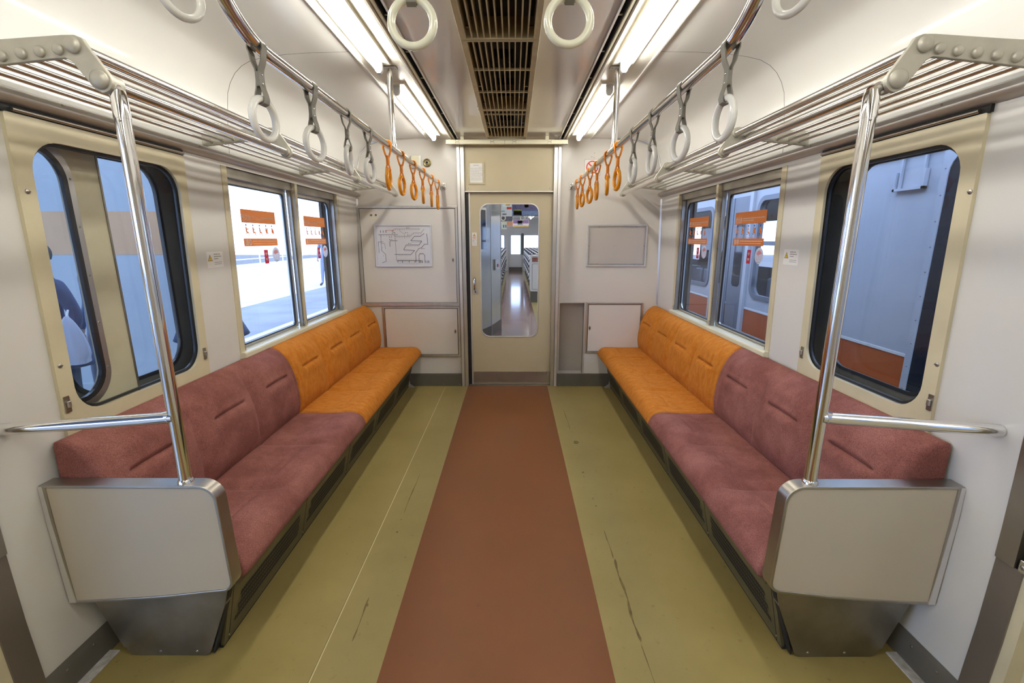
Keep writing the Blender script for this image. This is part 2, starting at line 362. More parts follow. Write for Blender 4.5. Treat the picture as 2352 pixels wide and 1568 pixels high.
# ================================================================== SETTING: side walls
def wset(s):
    d = 0 if s < 0 else .030
    return (1.303+d, 1.980+d, .70, 1.694), (1.352+d, 1.935+d, .812, 1.638), (2.237+d, 3.678+d, .793, 1.698), 2.958+d, d
for s, side in ((-1, 'left'), (1, 'right')):
    root = sroot('wall_'+side); W1, W1o, W2, MID, DY = wset(s)
    fm = lambda a, b, t, s=s: (s*(xw(b)+t), a, b)
    holes = [rrect(W1o[0]-.02, W1o[1]+.02, W1o[2]-.02, W1o[3]+.02, .1), [(W2[0], W2[2]), (W2[1], W2[2]), (W2[1], W2[3]), (W2[0], W2[3])]]
    MB().plate([(1.07, .70), (YE+.02, .70), (YE+.02, 1.74), (1.07, 1.74)], holes, fm, .010).build('wall_panel', 'wall', root)
    zs = [0, .05, .10, .2, .30, .42, .55, .63, .70]
    MB().grid(1, len(zs)-1, lambda u, v, s=s: (s*xw(zs[round(v*(len(zs)-1))]), 1.07+u*(YE+.02-1.07), zs[round(v*(len(zs)-1))])).build('wall_panel_lower', 'wall', root, smooth=True, angle=1.2)
    # wall behind the side doorway, next to the photographer
    MB().plate([(YB, 0), (-.30, 0), (-.30, 1.74), (YB, 1.74)], [], fm, .010).build('wall_panel', 'wall', root)
    # outer body skin
    ho = [rrect(1.45, 1.985, .815, 1.655, .11), [(W2[0]+.02, W2[2]), (W2[1]-.02, W2[2]), (W2[1]-.02, W2[3]), (W2[0]+.02, W2[3])]]
    MB().plate([(1.04, .0), (YE+.1, .0), (YE+.1, 1.95), (1.04, 1.95)], ho, lambda a, b, t, s=s: (s*(1.455+t), a, b), .02).build('outer_skin', 'pocket', root)
    MB().box(s*1.455, s*1.475, YB, -.28, 0, 1.95).build('outer_skin', 'pocket', root)
    # inside of the door pocket and window box
    MB().box(s*1.37, s*1.455, 2.17, W2[0], .1, 1.95).build('pocket_post', 'pocket', root)
    MB().box(s*1.37, s*1.455, W2[1], W2[1]+.06, .1, 1.95).build('pocket_post', 'pocket', root)
    MB().box(s*1.372, s*1.455, 1.04, 2.19, .70, .79).build('pocket_floor', 'pocket', root)
    MB().box(s*1.345, s*1.455, 1.04, 2.19, 1.668, 1.80).build('pocket_head', 'darkbrown', root)
    MB().box(s*1.345, s*1.455, W2[0], W2[1], 1.70, 1.80).build('pocket_head', 'pocket', root)
    MB().box(s*1.37, s*1.47, W2[0], W2[1], .68, .79).build('pocket_floor', 'cream', root)
    # curved upper wall / ceiling flank, three panels with seams
    prof = [(1.318, 1.74), (1.316, 1.80), (1.306, 1.90), (1.299, 1.96), (1.290, 2.02), (1.272, 2.065), (1.245, 2.105), (1.21, 2.135), (1.165, 2.157), (1.10, 2.171), (1.0, 2.182), (.88, 2.189), (.70, 2.192)]
    for (ya, yb) in ((YB, .748), (.751, 2.300), (2.303, YE+.02)):
        MB().grid(1, len(prof)-1, lambda u, v, s=s, ya=ya, yb=yb: (s*prof[round(v*(len(prof)-1))][0], ya+u*(yb-ya), prof[round(v*(len(prof)-1))][1])).build('cornice_panel', 'ceiling', root, smooth=True, angle=1.2)
    MB().grid(1, len(prof)-1, lambda u, v, s=s: (s*(prof[round(v*(len(prof)-1))][0]+.006), YB+u*(YE+.02-YB), prof[round(v*(len(prof)-1))][1]+.006)).build('cornice_backing', 'dark', root)
    # moulding above the windows
    tr = struct(MB().prism([(1.335, 1.715), (1.320, 1.715), (1.296, 1.724), (1.290, 1.732), (1.293, 1.752), (1.312, 1.757), (1.330, 1.757)], lambda p, t, s=s: (s*p[0], t, p[1]), YB, YE).build('trim_%d' % (1 if s < 0 else 2), 'trimgrey', bevel=.003))
    for y in (1.45, 2.05, 2.62, 3.2, 3.85):
        MB().dome((s*1.2915, y, 1.744), .0035, .002, (-s, 0, 0), 8, 2).build('screw', 'steeldark', tr)
    # baseboards
    b = MB()
    zz = [.0, .012, .08, .095]
    b.grid(1, 3, lambda u, v, s=s: (s*(xw(zz[round(v*3)])-(.012 if round(v*3) < 3 else .002)), 1.075+u*(YE-1.075), zz[round(v*3)]))
    struct(b.build('baseboard_'+side, 'base', smooth=True))
    for y in (1.22, 1.13):
        MB().dome((s*(xw(.06)-.012), y, .07), .004, .002, (-s, 0, 0), 8, 2).build('screw', 'steeldark', bpy.data.objects['baseboard_'+side])
    # door jamb column at the near end
    j = sroot('trim_%d' % (3 if s < 0 else 4), (s*1.34, 1.04, 0))
    zz2 = [0, .1, .3, .55, .7, 1.3, 1.9]
    for (nm, a, b_, c, mm, zr) in (('jamb_plate', 1.012, 1.078, .007, 'jamb', [z for z in zz2 if z < .52]+[.52]), ('jamb_rail', 1.030, 1.078, .012, 'steel', [.52, .6, .7, 1.3, 1.74]), ('jamb_edge', .985, 1.012, .002, 'cream', zz2[:-1]+[1.74])):
        mb = MB(); k = len(zr)
        for i in range(k-1):
            z0, z1 = zr[i], zr[i+1]
            x0, x1 = xw(z0)-c, xw(z1)-c
            mb.quad((s*x0, a, z0), (s*x0, b_, z0), (s*x1, b_, z1), (s*x1, a, z1))
            mb.quad((s*x0, b_, z0), (s*(x0+.03), b_, z0), (s*(x1+.03), b_, z1), (s*x1, b_, z1))
            mb.quad((s*x0, a, z0), (s*(x0+.09), a, z0), (s*(x1+.09), a, z1), (s*x1, a, z1))
        mb.build(nm, mm, j, smooth=True)
# catch at the right jamb
cr = bpy.data.objects['trim_4']
MB().box(1.352, 1.366, 1.002, 1.026, .515, .55).build('door_catch', 'chrome', cr, bevel=.003)
MB().dome((1.352, 1.014, .533), .007, .004, (-1, 0, 0), 10, 3).build('screw', 'steel', cr)

# windows 1 and 3: framed pocket windows near the camera; 2 and 4: sliding sash windows
for s, side, k in ((-1, 'left', 1), (1, 'right', 3)):
    wd = sroot('window_%d' % k, (s*1.335, 1.67, .70)); W1, W1o, W2, MID, DY = wset(s)
    fmf = lambda a, b, t, s=s: (s*(xw(b)-.011+t), a, b)
    MB().plate(rrect(W1[0], W1[1], W1[2], W1[3], .006), [rrect(*W1o, .095, 8)], fmf, .011).build('window_frame', 'cream', wd, bevel=.005, bseg=3)
    MB().plate(rrect(W1o[0]+.001, W1o[1]-.001, W1o[2]+.001, W1o[3]-.001, .095, 8), [rrect(W1o[0]+.010, W1o[1]-.010, W1o[2]+.010, W1o[3]-.010, .088, 8)], lambda a, b, t, s=s: (s*(xw(b)+.004+t), a, b), .008).build('gasket', 'rubber', wd)
    MB().plate(rrect(W1o[0]-.01, W1o[1]+.01, W1o[2]-.01, W1o[3]+.01, .09, 8), [], lambda a, b, t, s=s: (s*(xw(b)+.010), a, b), 0).build('window_pane', 'glass2', wd, recalc=False)
    # black gap and round hinge rod along its top
    MB().box(s*1.333, s*1.3195, W1[0]-.005, W1[1], W1[3]+.0005, 1.7175).build('shadow_gap', 'dark', wd)
    MB().cyl((s*1.315, W1[0]+.02, 1.7025), (s*1.315, W1[1]-.005, 1.7025), .0058, 12).build('hinge_rod', 'steel', wd, smooth=True)
    for (a, b) in ((1.326+DY*.5, 1.49), (1.320+DY*.8, .985)):
        MB().dome((s*(xw(b)-.011), a, b), .0075, .004, (-s, 0, 0), 14, 3).build('screw', 'steel', wd, smooth=True)
        MB().box(s*(xw(b)-.0158), s*(xw(b)-.0148), a-.0055, a+.0055, b-.0008, b+.0008).build('screw_slot', 'dark', wd)
    for (a, b) in ((1.318+DY*.8, .862), (1.957+DY, .862)):
        x = s*(xw(b)-.011)
        c = MB().plate(rrect(a-.009, a+.009, b-.026, b+.026, .002), [], lambda p, q, t, s=s, x=x: (x-s*t, p, q), .003).build('latch', 'steel', wd, smooth=False)
        MB().box(x-s*.003, x-s*.010, a-.005, a+.006, b-.010, b+.010).build('latch_tongue', 'alu', c, bevel=.002)
    # outer glass
    MB().plate(rrect(1.44, 1.995, .805, 1.665, .1, 8), [], lambda a, b, t, s=s: (s*1.466, a, b), 0).build('outer_pane', 'glass', wd, recalc=False)
    MB().plate(rrect(1.447, 1.988, .812, 1.658, .113, 8), [rrect(1.461, 1.974, .826, 1.644, .102, 8)], lambda a, b, t, s=s: (s*(1.452+t), a, b), .006).build('outer_gasket', 'rubber', wd)

for s, side, k in ((-1, 'left', 2), (1, 'right', 4)):
    wd = sroot('window_%d' % k, (s*1.335, 3.0, .79)); W1, W1o, W2, MID, DY = wset(s)
    y0, y1, z0, z1 = W2
    # cream uprights and sill, flush with the wall
    for (a, b) in ((y0-.004, y0+.036), (MID, MID+.032), (y1-.028, y1+.004)):
        MB().prism([(0, 0), (1, 0), (1, 1), (0, 1)], lambda p, t, s=s, a=a, b=b: (s*(xw(t)-.006+.030*p[1]), a+(b-a)*p[0], t), z0, z1).build('window_post', 'cream', wd, bevel=.003)
    MB().prism([(1.318, z0-.030), (1.312, z0-.024), (1.312, z0-.004), (1.318, z0+.003), (1.40, z0+.006), (1.40, z0-.030)], lambda p, t, s=s: (s*p[0]+s*.012, t, p[1]), y0-.004, y1+.004).build('window_sill', 'cream_light', wd, bevel=.002)
    MB().box(s*1.345, s*1.44, y0, y1, z1-.045, z1).build('window_head', 'steeldark', wd)
    for (a, b) in ((y0+.036, y0+.046), (MID+.032, MID+.048), (MID-.015, MID), (y1-.040, y1-.028)):
        g = MB().box(s*1.352, s*1.375, a, b, z0+.004, z1-.04).build('guide_channel', 'steel', wd)
    for y in (MID-.009, y1-.036, y0+.041):
        for z in (.83, .98, 1.30, 1.50):
            MB().dome((s*1.350, y, z), .003, .002, (-s, 0, 0), 8, 2).build('screw', 'dark', wd)
    # latches in the guide channels
    for y in (MID-.007, y1-.034):
        cl = MB().box(s*1.352, s*1.342, y-.004, y+.004, .80, .835).build('catch', 'steel', wd, bevel=.002)
        MB().cyl((s*1.343, y, .815), (s*1.332, y, .822), .0025, 8).build('catch_pin', 'alu', cl)
    # sashes
    for (a, b, side_) in ((y0+.040, MID-.012, 0), (MID+.044, y1-.036, 1)):
        zb, zt = z0+.008, z1-.042
        rad = .055
        sash = MB().plate([(a, zb), (b, zb), (b, zt), (a, zt)], [rrect(a+(.012 if side_ == 0 else .010), b-.030, zb+.012, zt-.026, [.006, rad if side_ else .02, rad if side_ else .03, .006])],
                          lambda p, q, t, s=s: (s*(1.382+t), p, q), .022).build('sash_frame', 'alu', wd, bevel=.002)
        MB().plate(rrect(a+(.013 if side_ == 0 else .011), b-.031, zb+.013, zt-.027, [.006, rad, rad, .006] if side_ else .02), [rrect(a+.018, b-.038, zb+.019, zt-.033, [.006, rad-.006, rad-.006, .006] if side_ else .015)],
                   lambda p, q, t, s=s: (s*(1.3815+t), p, q), .010).build('gasket', 'rubber', sash)
        MB().plate([(a+.006, zb+.006), (b-.01, zb+.006), (b-.01, zt-.01), (a+.006, zt-.01)], [], lambda p, q, t, s=s: (s*1.393, p, q), 0).build('sash_pane', 'glass', sash, recalc=False)

# ================================================================== SETTING: ceiling
ce = sroot('ceiling')
gx0, gx1 = -.179, .143
for (a, b) in ((-.428, gx0+.002), (gx1-.002, .428)):
    for (ya, yb) in ((YB, .20), (.203, 1.820), (1.823, YE+.02)):
        MB().box(a, b, ya, yb, 2.186, 2.194).build('ceiling_panel', 'ceil_mid', ce)
MB().box(-1.32, 1.32, YB, YE+.1, 2.36, 2.37).build('roof_void', 'dark', ce)
MB().box(-.43, .43, YB, YE+.1, 2.30, 2.31).build('duct_top', 'darkbrown', ce)
for s in (-1, 1):
    # dark air slot, double trim ridge, lamp tray
    MB().box(s*.43, s*.47, YB, YE+.02, 2.23, 2.235).build('air_slot', 'dark', ce)
    MB().prism([(.452, 2.235), (.452, 2.180), (.456, 2.174), (.466, 2.174), (.470, 2.182), (.470, 2.235)], lambda p, t, s=s: (s*p[0], t, p[1]), YB, YE+.02).build('ceiling_trim', 'cream_light', ce, bevel=.0015)
    MB().prism([(.4715, 2.235), (.4715, 2.178), (.476, 2.170), (.486, 2.170), (.490, 2.178), (.498, 2.186), (.70, 2.190), (.70, 2.2), (.60, 2.235)], lambda p, t, s=s: (s*p[0], t, p[1]), YB, YE+.02).build('lamp_tray', 'plate', ce)
    MB().box(s*.422, s*.431, YB, YE+.02, 2.178, 2.24).build('ceiling_trim', 'ceil_mid', ce)
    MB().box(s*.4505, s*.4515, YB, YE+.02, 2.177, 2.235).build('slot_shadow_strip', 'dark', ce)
    MB().box(s*.690, s*.700, YB, YE+.02, 2.182, 2.192).build('tray_edge', 'ceiling', ce, bevel=.002)
    y = -2.2
    while y < 4.0:
        MB().box(s*.431, s*.452, y, y+.006, 2.186, 2.190).build('slot_bridge', 'cream_light', ce); y += .345
MB().box(-1.35, 1.35, YE+.05, YE+.10, 2.19, 2.37).build('void_end', 'dark', ce)
rp = [(1.475, 1.93), (1.46, 2.10), (1.40, 2.25), (1.25, 2.38), (1.0, 2.46), (.6, 2.51), (0, 2.53), (-.6, 2.51), (-1.0, 2.46), (-1.25, 2.38), (-1.40, 2.25), (-1.46, 2.10), (-1.475, 1.93)]
MB().grid(1, 12, lambda u, v: (rp[round(v*12)][0], YB+u*(YE+.1-YB), rp[round(v*12)][1])).build('roof_shell', 'steeldark', ce, smooth=True, angle=1.2)
# rear wall of the saloon behind the camera
back = sroot('wall_rear')
MB().box(-1.4, 1.4, YB-.05, YB, 0, 2.3).build('wall_panel', 'endwall', back)

# ================================================================== SETTING: end wall and sliding door
ew = sroot('wall_front', (0, YE, 0))
fe = lambda a, b, t: (a, YE+t, b)
outl = []
sec = [(1.36, 0), (1.36, 1.76), (1.316, 1.80), (1.299, 1.96), (1.272, 2.065), (1.21, 2.135), (1.10, 2.171), (.88, 2.189), (.70, 2.20)]
outl = [(x, z) for x, z in sec]+[(-x, z) for x, z in sec[::-1]]
NICHE = (.463, .686, .10, .790)
MB().plate([(.40, 0)]+outl[:9]+[(.40, 2.20)], [[(NICHE[0], NICHE[2]), (NICHE[1], NICHE[2]), (NICHE[1], NICHE[3]), (NICHE[0], NICHE[3])]], fe, .02).build('wall_panel', 'endwall', ew)
MB().plate([(-.40, 2.20)]+outl[9:]+[(-.40, 0)], [], fe, .02).build('wall_panel', 'endwall', ew)
MB().box(-.42, .42, YE+.012, YE+.03, 1.765, 2.2).build('transom_panel', 'creamdoor', ew)
MB().box(-.385, .385, YE-.002, YE+.03, 1.757, 1.768).build('transom_rail', 'aluw', ew, bevel=.002)
for x in (-.352, .352): MB().dome((x, YE+.012, 1.79), .004, .002, (0, -1, 0), 8, 2).build('screw', 'steeldark', ew)
for s in (-1, 1):
    MB().box(s*.385, s*.418, YE-.012, YE+.10, 0, 2.17).build('door_post', 'alu', ew, bevel=.002)
    MB().box(s*.420, s*.447, YE-.022, YE+.01, 0, 2.17).build('door_post_flange', 'aluw', ew, bevel=.003)
for s, sd in ((-1, 5), (1, 6)):
    bb = MB().box(s*.449, s*.955, YE-.018, YE, 0, .122).build('baseboard_%s' % ('front_left' if s < 0 else 'front_right'), 'base', bevel=.002); struct(bb)
    for x in (.47, .62): MB().dome((s*x, YE-.018, .018), .004, .002, (0, -1, 0), 8, 2).build('screw', 'steeldark', bb)
# niche box
nb = MB()
nb.box(NICHE[0]-.002, NICHE[1]+.002, YE+.075, YE+.08, NICHE[2]-.002, NICHE[3]+.002)
nb.box(NICHE[0]-.003, NICHE[0], YE, YE+.08, NICHE[2], NICHE[3]); nb.box(NICHE[1], NICHE[1]+.003, YE, YE+.08, NICHE[2], NICHE[3])
nb.box(NICHE[0], NICHE[1], YE, YE+.08, NICHE[3], NICHE[3]+.003)
nb.prism([(0, NICHE[2]-.003), (.08, NICHE[2]-.003), (.08, NICHE[2]+.03), (0, NICHE[2])], lambda p, t: (t, YE+p[0], p[1]), NICHE[0], NICHE[1])
nb.build('niche_box', 'nichegrey', ew)
nf = MB(); a0, a1, b0, b1 = NICHE
nf.plate([(a0-.014, b0-.014), (a1+.014, b0-.014), (a1+.014, b1+.014), (a0-.014, b1+.014)], [[(a0, b0), (a1, b0), (a1, b1), (a0, b1)]], lambda a, b, t: (a, YE-.006+t, b), .006)
nf.build('niche_frame', 'aluw', ew, bevel=.002)
# corner beads with rivets
for s in (-1, 1):
    cb = MB().prism([(0, 0), (.012, 0), (0, -.012)], lambda p, t, s=s: (s*(xw(t)-.001-p[0]), YE+p[1], t), .78, 1.70).build('corner_bead', 'alu', ew)
    for z in (.85, 1.05, 1.25, 1.45, 1.62):
        MB().dome((s*(xw(z)-.006), YE-.006, z), .003, .002, (-s, -1, 0), 8, 2).build('rivet', 'steel', cb)
# line of the moulding where wall meets ceiling
MB().tube([(x, YE-.004, z-.003) for x, z in outl[2:16]], .005, 8).build('cove_bead', 'aluw', ew, smooth=True)

dr = sroot('door_1', (0, YE+.03, 0))
DL, DR, DT = -.345, .392, 1.775
yd = YE+.035
win = (-.255, .262, .470, 1.660)
MB().plate([(DL, .006), (DR, .006), (DR, DT), (DL, DT)], [rrect(*win, .075, 8)], lambda a, b, t: (a, yd+t, b), .034).build('door_leaf', 'creamdoor', dr)
MB().box(-.42, DL-.038, yd+.05, yd+.06, 0, 1.78).build('door_gap', 'dark', dr)
MB().box(DL-.038, DL-.012, yd-.001, yd+.05, 0, 1.78).build('door_seal', 'rubber', dr)
MB().box(DL-.012, DL+.002, yd-.004, yd+.036, 0.004, 1.77).build('door_edge', 'aluw', dr, bevel=.003)
MB().plate(rrect(win[0]-.007, win[1]+.007, win[2]-.007, win[3]+.007, .08, 8), [rrect(win[0]+.003, win[1]-.003, win[2]+.003, win[3]-.003, .072, 8)], lambda a, b, t: (a, yd-.004+t, b), .008).build('window_bead', 'aluw', dr, bevel=.002)
MB().plate(rrect(*win, .07, 8), [], lambda a, b, t: (a, yd+.016, b), 0).build('door_pane', 'glass2', dr, recalc=False)
kp = MB().box(DL+.004, DR-.01, yd-.003, yd, .016, .128).build('kick_plate', 'steel', dr)
for i in range(9): MB().dome((DL+.02+i*.083, yd-.003, .120), .003, .0015, (0, -1, 0), 8, 2).build('rivet', 'steeldark', kp)
MB().box(.352, .375, yd-.016, yd-.003, .088, .135).build('floor_latch', 'steel', dr, bevel=.003)
hp = MB().plate(rrect(-.334, -.284, .868, .925, .004), [], lambda a, b, t: (a, yd-t, b), .004).build('lock_plate', 'alu', dr)
MB().dome((-.309, yd-.004, .888), .006, .003, (0, -1, 0), 10, 2).build('keyhole', 'dark', hp)
MB().tube(fillet([(-.315, yd-.002, .905), (-.315, yd-.045, .915), (-.315, yd-.045, 1.015), (-.315, yd-.002, 1.02)], .02, 4), .0075, 10).build('door_handle', 'chrome', dr, smooth=True)
# metal sill under the door
MB().box(-.385, .385, YE-.004, YE+.10, 0, .004).build('door_sill', 'steeldark', dr)

# ================================================================== BENCHES
PITCH = .4075; YS0 = 1.252
def smooth_prof(pts, n):
    """resample a polyline with Catmull-Rom to n+1 points"""
    P = [Vector((p[0], p[1], 0)) for p in pts]; out = []
    for i in range(len(P)-1):
        p0, p1, p2, p3 = P[max(i-1, 0)], P[i], P[i+1], P[min(i+2, len(P)-1)]
        for k in range(8):
            t = k/8
            out.append(.5*((2*p1)+(-p0+p2)*t+(2*p0-5*p1+4*p2-p3)*t*t+(-p0+3*p1-3*p2+p3)*t**3))
    out.append(P[-1]); L = [0]
    for a, b in zip(out, out[1:]): L.append(L[-1]+(b-a).length)
    res = []
    for k in range(n+1):
        d = L[-1]*k/n; j = 0
        while j < len(L)-2 and L[j+1] < d: j += 1
        t = (d-L[j])/max(1e-9, L[j+1]-L[j]); res.append(out[j].lerp(out[j+1], min(1, max(0, t))))
    return res, L[-1]
BACK = [(1.215, .345), (1.196, .40), (1.190, .47), (1.197, .55), (1.213, .625), (1.238, .69), (1.272, .738), (1.305, .762), (1.33, .768), (1.349, .762)]
SEAT = [(1.225, .375), (1.16, .377), (1.06, .376), (.97, .379), (.90, .381), (.862, .374), (.838, .357), (.824, .333), (.822, .312), (.832, .297), (.86, .290), (.93, .288)]
def sstep(e0, e1, x):
    t = min(1, max(0, (x-e0)/(e1-e0))); return t*t*(3-2*t)
def cushion(s, prof_pts, ya, yb, k0, n, kind, rnd):
    N = 56 if kind == 'back' else 64
    prof, L = smooth_prof(prof_pts, N); ny = int((yb-ya)/.0085)
    norms = []
    for j in range(N+1):
        t = prof[min(j+1, N)]-prof[max(j-1, 0)]; nn = Vector((t.y, -t.x, 0)).normalized()
        norms.append(nn if kind == 'back' else nn)
    cen = Vector((1.32, .55, 0)) if kind == 'back' else Vector((1.0, .33, 0))
    for j in range(N+1):
        if norms[j].dot(prof[j]-cen) < 0: norms[j] = -norms[j]
    rr = random.Random(k0*7+n+(3 if s > 0 else 0)+(11 if kind == 'back' else 0))
    jit = [(rr.uniform(-.012, .012), rr.uniform(.85, 1.15), rr.uniform(-.02, .02)) for _ in range(n+1)]
    mb = MB()
    def fn(u, v):
        y = ya+u*(yb-ya); j = round(v*N); p = prof[j]; arc = v*L; nn = norms[j]; d = 0
        e = min(y-ya, yb-y)                                   # rounded ends
        if e < rnd: d -= rnd*(1-sqrt(max(0, 1-(1-e/rnd)**2)))*.9
        f = (y-YS0)/PITCH; k = math.floor(f); fr = f-k; q = min(max(k-k0, 0), n-1); jj, js, jc = jit[q]
        inner = 0 if (y-ya < .03 or yb-y < .03) else 1
        db = min(fr, 1-fr)*PITCH
        if kind == 'back':
            fade = sstep(.02, .10, arc)*(1-sstep(L-.16, L-.09, arc))
            d += .017*js*(sin(pi*fr)**.6)*sstep(0, .12, arc)*(1-sstep(L-.15, L-.03, arc))
            d -= .006*exp(-(db/.010)**2)*fade*inner
            d -= .013*exp(-(db/.035)**2)*fade*inner
            yc = YS0+(k+.5)*PITCH+jj; hw = .125
            win = 1-sstep(hw-.035, hw, abs(y-yc)); a0 = .285+.004*cos((y-yc)/hw*1.5)
            d -= .022*exp(-((arc-a0)/.0065)**2)*win
            d -= .006*exp(-((arc-a0-.03)/.022)**2)*(1-sstep(hw-.06, hw+.04, abs(y-yc)))
            d += .007*exp(-((arc-a0+.035)/.028)**2)*(1-sstep(hw-.05, hw+.05, abs(y-yc)))
            # pulled folds above the crease
            d += .0012*sin(y*290+q*2.1+arc*18)*exp(-((arc-a0-.055)/.035)**2)*(1-sstep(.06, .13, abs(y-yc+jc)))
        else:
            top = sstep(.0, .04, arc)*(1-sstep(.34, .42, arc))
            d += .012*js*(sin(pi*fr)**.6)*top
            d -= .004*exp(-(db/.007)**2)*top*inner
            d -= .009*exp(-(db/.032)**2)*sstep(0, .05, arc)*(1-sstep(.26, .36, arc))*inner
            yc = YS0+(k+.5)*PITCH+jj; hw = .145; a0 = .245+.012*((y-yc)/hw)**2
            win = 1-sstep(hw-.05, hw, abs(y-yc))
            d -= .009*exp(-((arc-a0)/.006)**2)*win
            d -= .008*exp(-((arc-a0+.07)/.06)**2)*(1-sstep(.06, .19, abs(y-yc)))
            d += .003*exp(-((arc-a0-.04)/.03)**2)*(1-sstep(hw-.05, hw+.05, abs(y-yc)))
            d += .0009*sin(arc*170+q*3+y*25)*exp(-((arc-.13)/.09)**2)*(1-sstep(.05, .16, abs(y-yc+jc)))
        p = p+nn*d
        return (s*p.x, y, p.y)
    mb.grid(ny, N, fn)
    # end caps
    for ye in (0, 1):
        ring = [Vector(fn(ye, j/N)) for j in range(N+1)]; m_ = len(mb.v)
        c = Vector((s*(1.345 if kind == 'back' else 1.2), ring[0].y, .34 if kind == 'back' else .30))
        mb.v += [tuple(r) for r in ring]+[tuple(c)]
        for j in range(N): mb.f.append((m_+j, m_+j+1, m_+N+1))
    return mb
for s, side, lab in ((-1, 'left', 'long maroon and orange bench seat under the bright platform window'), (1, 'right', 'long maroon and orange bench seat under the window facing the other train')):
    t = thing('bench', lab, 'bench', (s*1.1, 2.68, 0))
    ym = YS0+3*PITCH
    for kind, P in (('back', BACK), ('seat', SEAT)):
        nm = 'backrest' if kind == 'back' else 'seat_cushion'
        a = cushion(s, P, YS0, ym, 0, 3, kind, .014).build(nm, 'fabric_m', t, smooth=True, angle=1.1)
        a['label'] = 'maroon plush %s for three' % ('backrest' if kind == 'back' else 'seat cushion')
        a = cushion(s, P, ym+.0005, YS0+7*PITCH, 3, 4, kind, .010).build(nm, 'fabric_o', t, smooth=True, angle=1.1)
        a['label'] = 'orange plush %s for four' % ('backrest' if kind == 'back' else 'seat cushion')
    MB().box(s*.86, s*1.33, 1.27, 4.09, .262, .289).build('seat_frame', 'kick', t)
    MB().box(s*1.24, s*1.345, 1.27, 4.09, .289, .34).build('seat_frame', 'kick', t)
    # sloping heater cover with slots
    def kx(z): return .950-.064*(z/.29)
    kp = MB().prism([(kx(.010), .010), (kx(.285), .285), (kx(.285)+.012, .285), (kx(.010)+.012, .010)], lambda p, y, s=s: (s*p[0], y, p[1]), 1.275, 4.06).build('heater_cover', 'kick', t)
    MB().box(s*.952, s*.965, 1.275, 4.06, 0, .012).build('toe_gap', 'dark', t)
    mb = MB()
    def slot(y, z0, z1, dy, wd):
        o = .0012
        mb.quad((s*(kx(z0)-o), y, z0), (s*(kx(z0)-o), y+wd, z0), (s*(kx(z1)-o), y+wd+dy, z1), (s*(kx(z1)-o), y+dy, z1))
    y = 1.31; g = 0
    while y < 3.98:
        seg = (y-1.31) % .56
        if seg < .49:
            for (za, zb) in ((.215, .270), (.060, .165)):
                nrow = 3 if zb-za < .08 else 5; hh = (zb-za)/nrow
                for r_ in range(nrow):
                    off = (r_ % 2)*.006
                    if .012+.03*r_/nrow < seg < .478: slot(y+off, za+r_*hh+.002, za+(r_+1)*hh-.003, .005, .0088)
        y += .0125
    so = mb.build('vent_slots', 'dark', kp, recalc=False); so['kind'] = 'stuff'
    for y in (1.30, 1.86, 2.42, 2.98, 3.54, 4.02):
        MB().dome((s*(kx(.03)-.0005), y, .03), .004, .002, (-s, 0, 0), 8, 2).build('screw', 'steel', kp)
        MB().prism([(kx(.012)-.0008, .012), (kx(.284)-.0008, .284), (kx(.284), .284), (kx(.012), .012)], lambda p, q, s=s: (s*p[0], q, p[1]), y-.0012, y+.0012).build('panel_joint', 'dark', kp)

    # ---- end panel and its stainless foot
    ep = thing('bench_end_panel', 'beige end panel with steel rim %s' % ('of the platform-side bench' if s < 0 else 'of the bench by the other train'), 'partition', (s*1.1, 1.22, 0))
    def arc(c, r, a0, a1, n=7): return [(c[0]+r*cos(radians(a0+(a1-a0)*i/n)), c[1]+r*sin(radians(a0+(a1-a0)*i/n))) for i in range(n+1)]
    def outline(ins, wins):
        R = .055-ins
        pts = [(1.357-wins, .655-ins)]
        pts += arc((.893, .600), R+.0, 90, 180-4)
        pts += arc((.868, .330), .040-ins, 180-4, 255)
        pts += [(.93, .2830+ins), (1.02, .2715+ins), (1.12, .262+ins), (1.23, .2545+ins), (1.348-wins, .249+ins)]
        pts += [(1.352-wins, .40), (1.356-wins, .53)]
        return pts
    fx = lambda a, b, t_, s=s: (s*a, 1.197+t_, b)
    MB().plate(outline(0, 0), [outline(.009, .020)], fx, .048).build('panel_rim', 'steel', ep, bevel=.0025, angle=.5)
    MB().plate(outline(.0085, .0195), [], lambda a, b, t_, s=s: (s*a, 1.200+t_, b), .040).build('panel_board', 'board', ep)
    MB().plate([(1.344, .652), (1.357, .652), (1.357, .53), (1.353, .40), (1.348, .252), (1.328, .253), (1.336, .40), (1.342, .53)], [], lambda a, b, t_, s=s: (s*a, 1.1955+t_, b), .003).build('wall_strip', 'aluw', ep)
    ft = MB().plate([(.872, .300), (1.338, .275), (1.322, .21), (1.262, .035)]+arc((1.225, .03), .028, 0, -90, 4)+[(1.10, .001)]+arc((.998, .030), .029, 270, 194, 5)+[(.90, .20)], [], lambda a, b, t_, s=s: (s*a, 1.245+t_, b), .03).build('panel_foot', 'steeldark', ep, bevel=.006, bseg=3)
    MB().plate([(.8675, .300), (.8715, .300), (.9685, .010), (.9645, .004)], [], lambda a, b, t_, s=s: (s*a, 1.2495+t_, b), .026).build('foot_edge', 'dark', ep)
    for x in (1.018, 1.14):
        MB().dome((s*x, 1.245, .018), .0045, .003, (0, -1, 0), 10, 3).build('bolt', 'steel', ep)
    # ---- grab pole and side rail
    px = .938 if s < 0 else .918
    gp = thing('grab_pole', 'chrome pole with short side rail on the end panel %s' % ('of the platform-side bench' if s < 0 else 'by the other train'), 'pole', (s*px, 1.222, .655))
    MB().cyl((s*px, 1.222, .655), (s*px, 1.222, 1.700), .0172, 24).build('pole', 'chrome', gp, smooth=True)
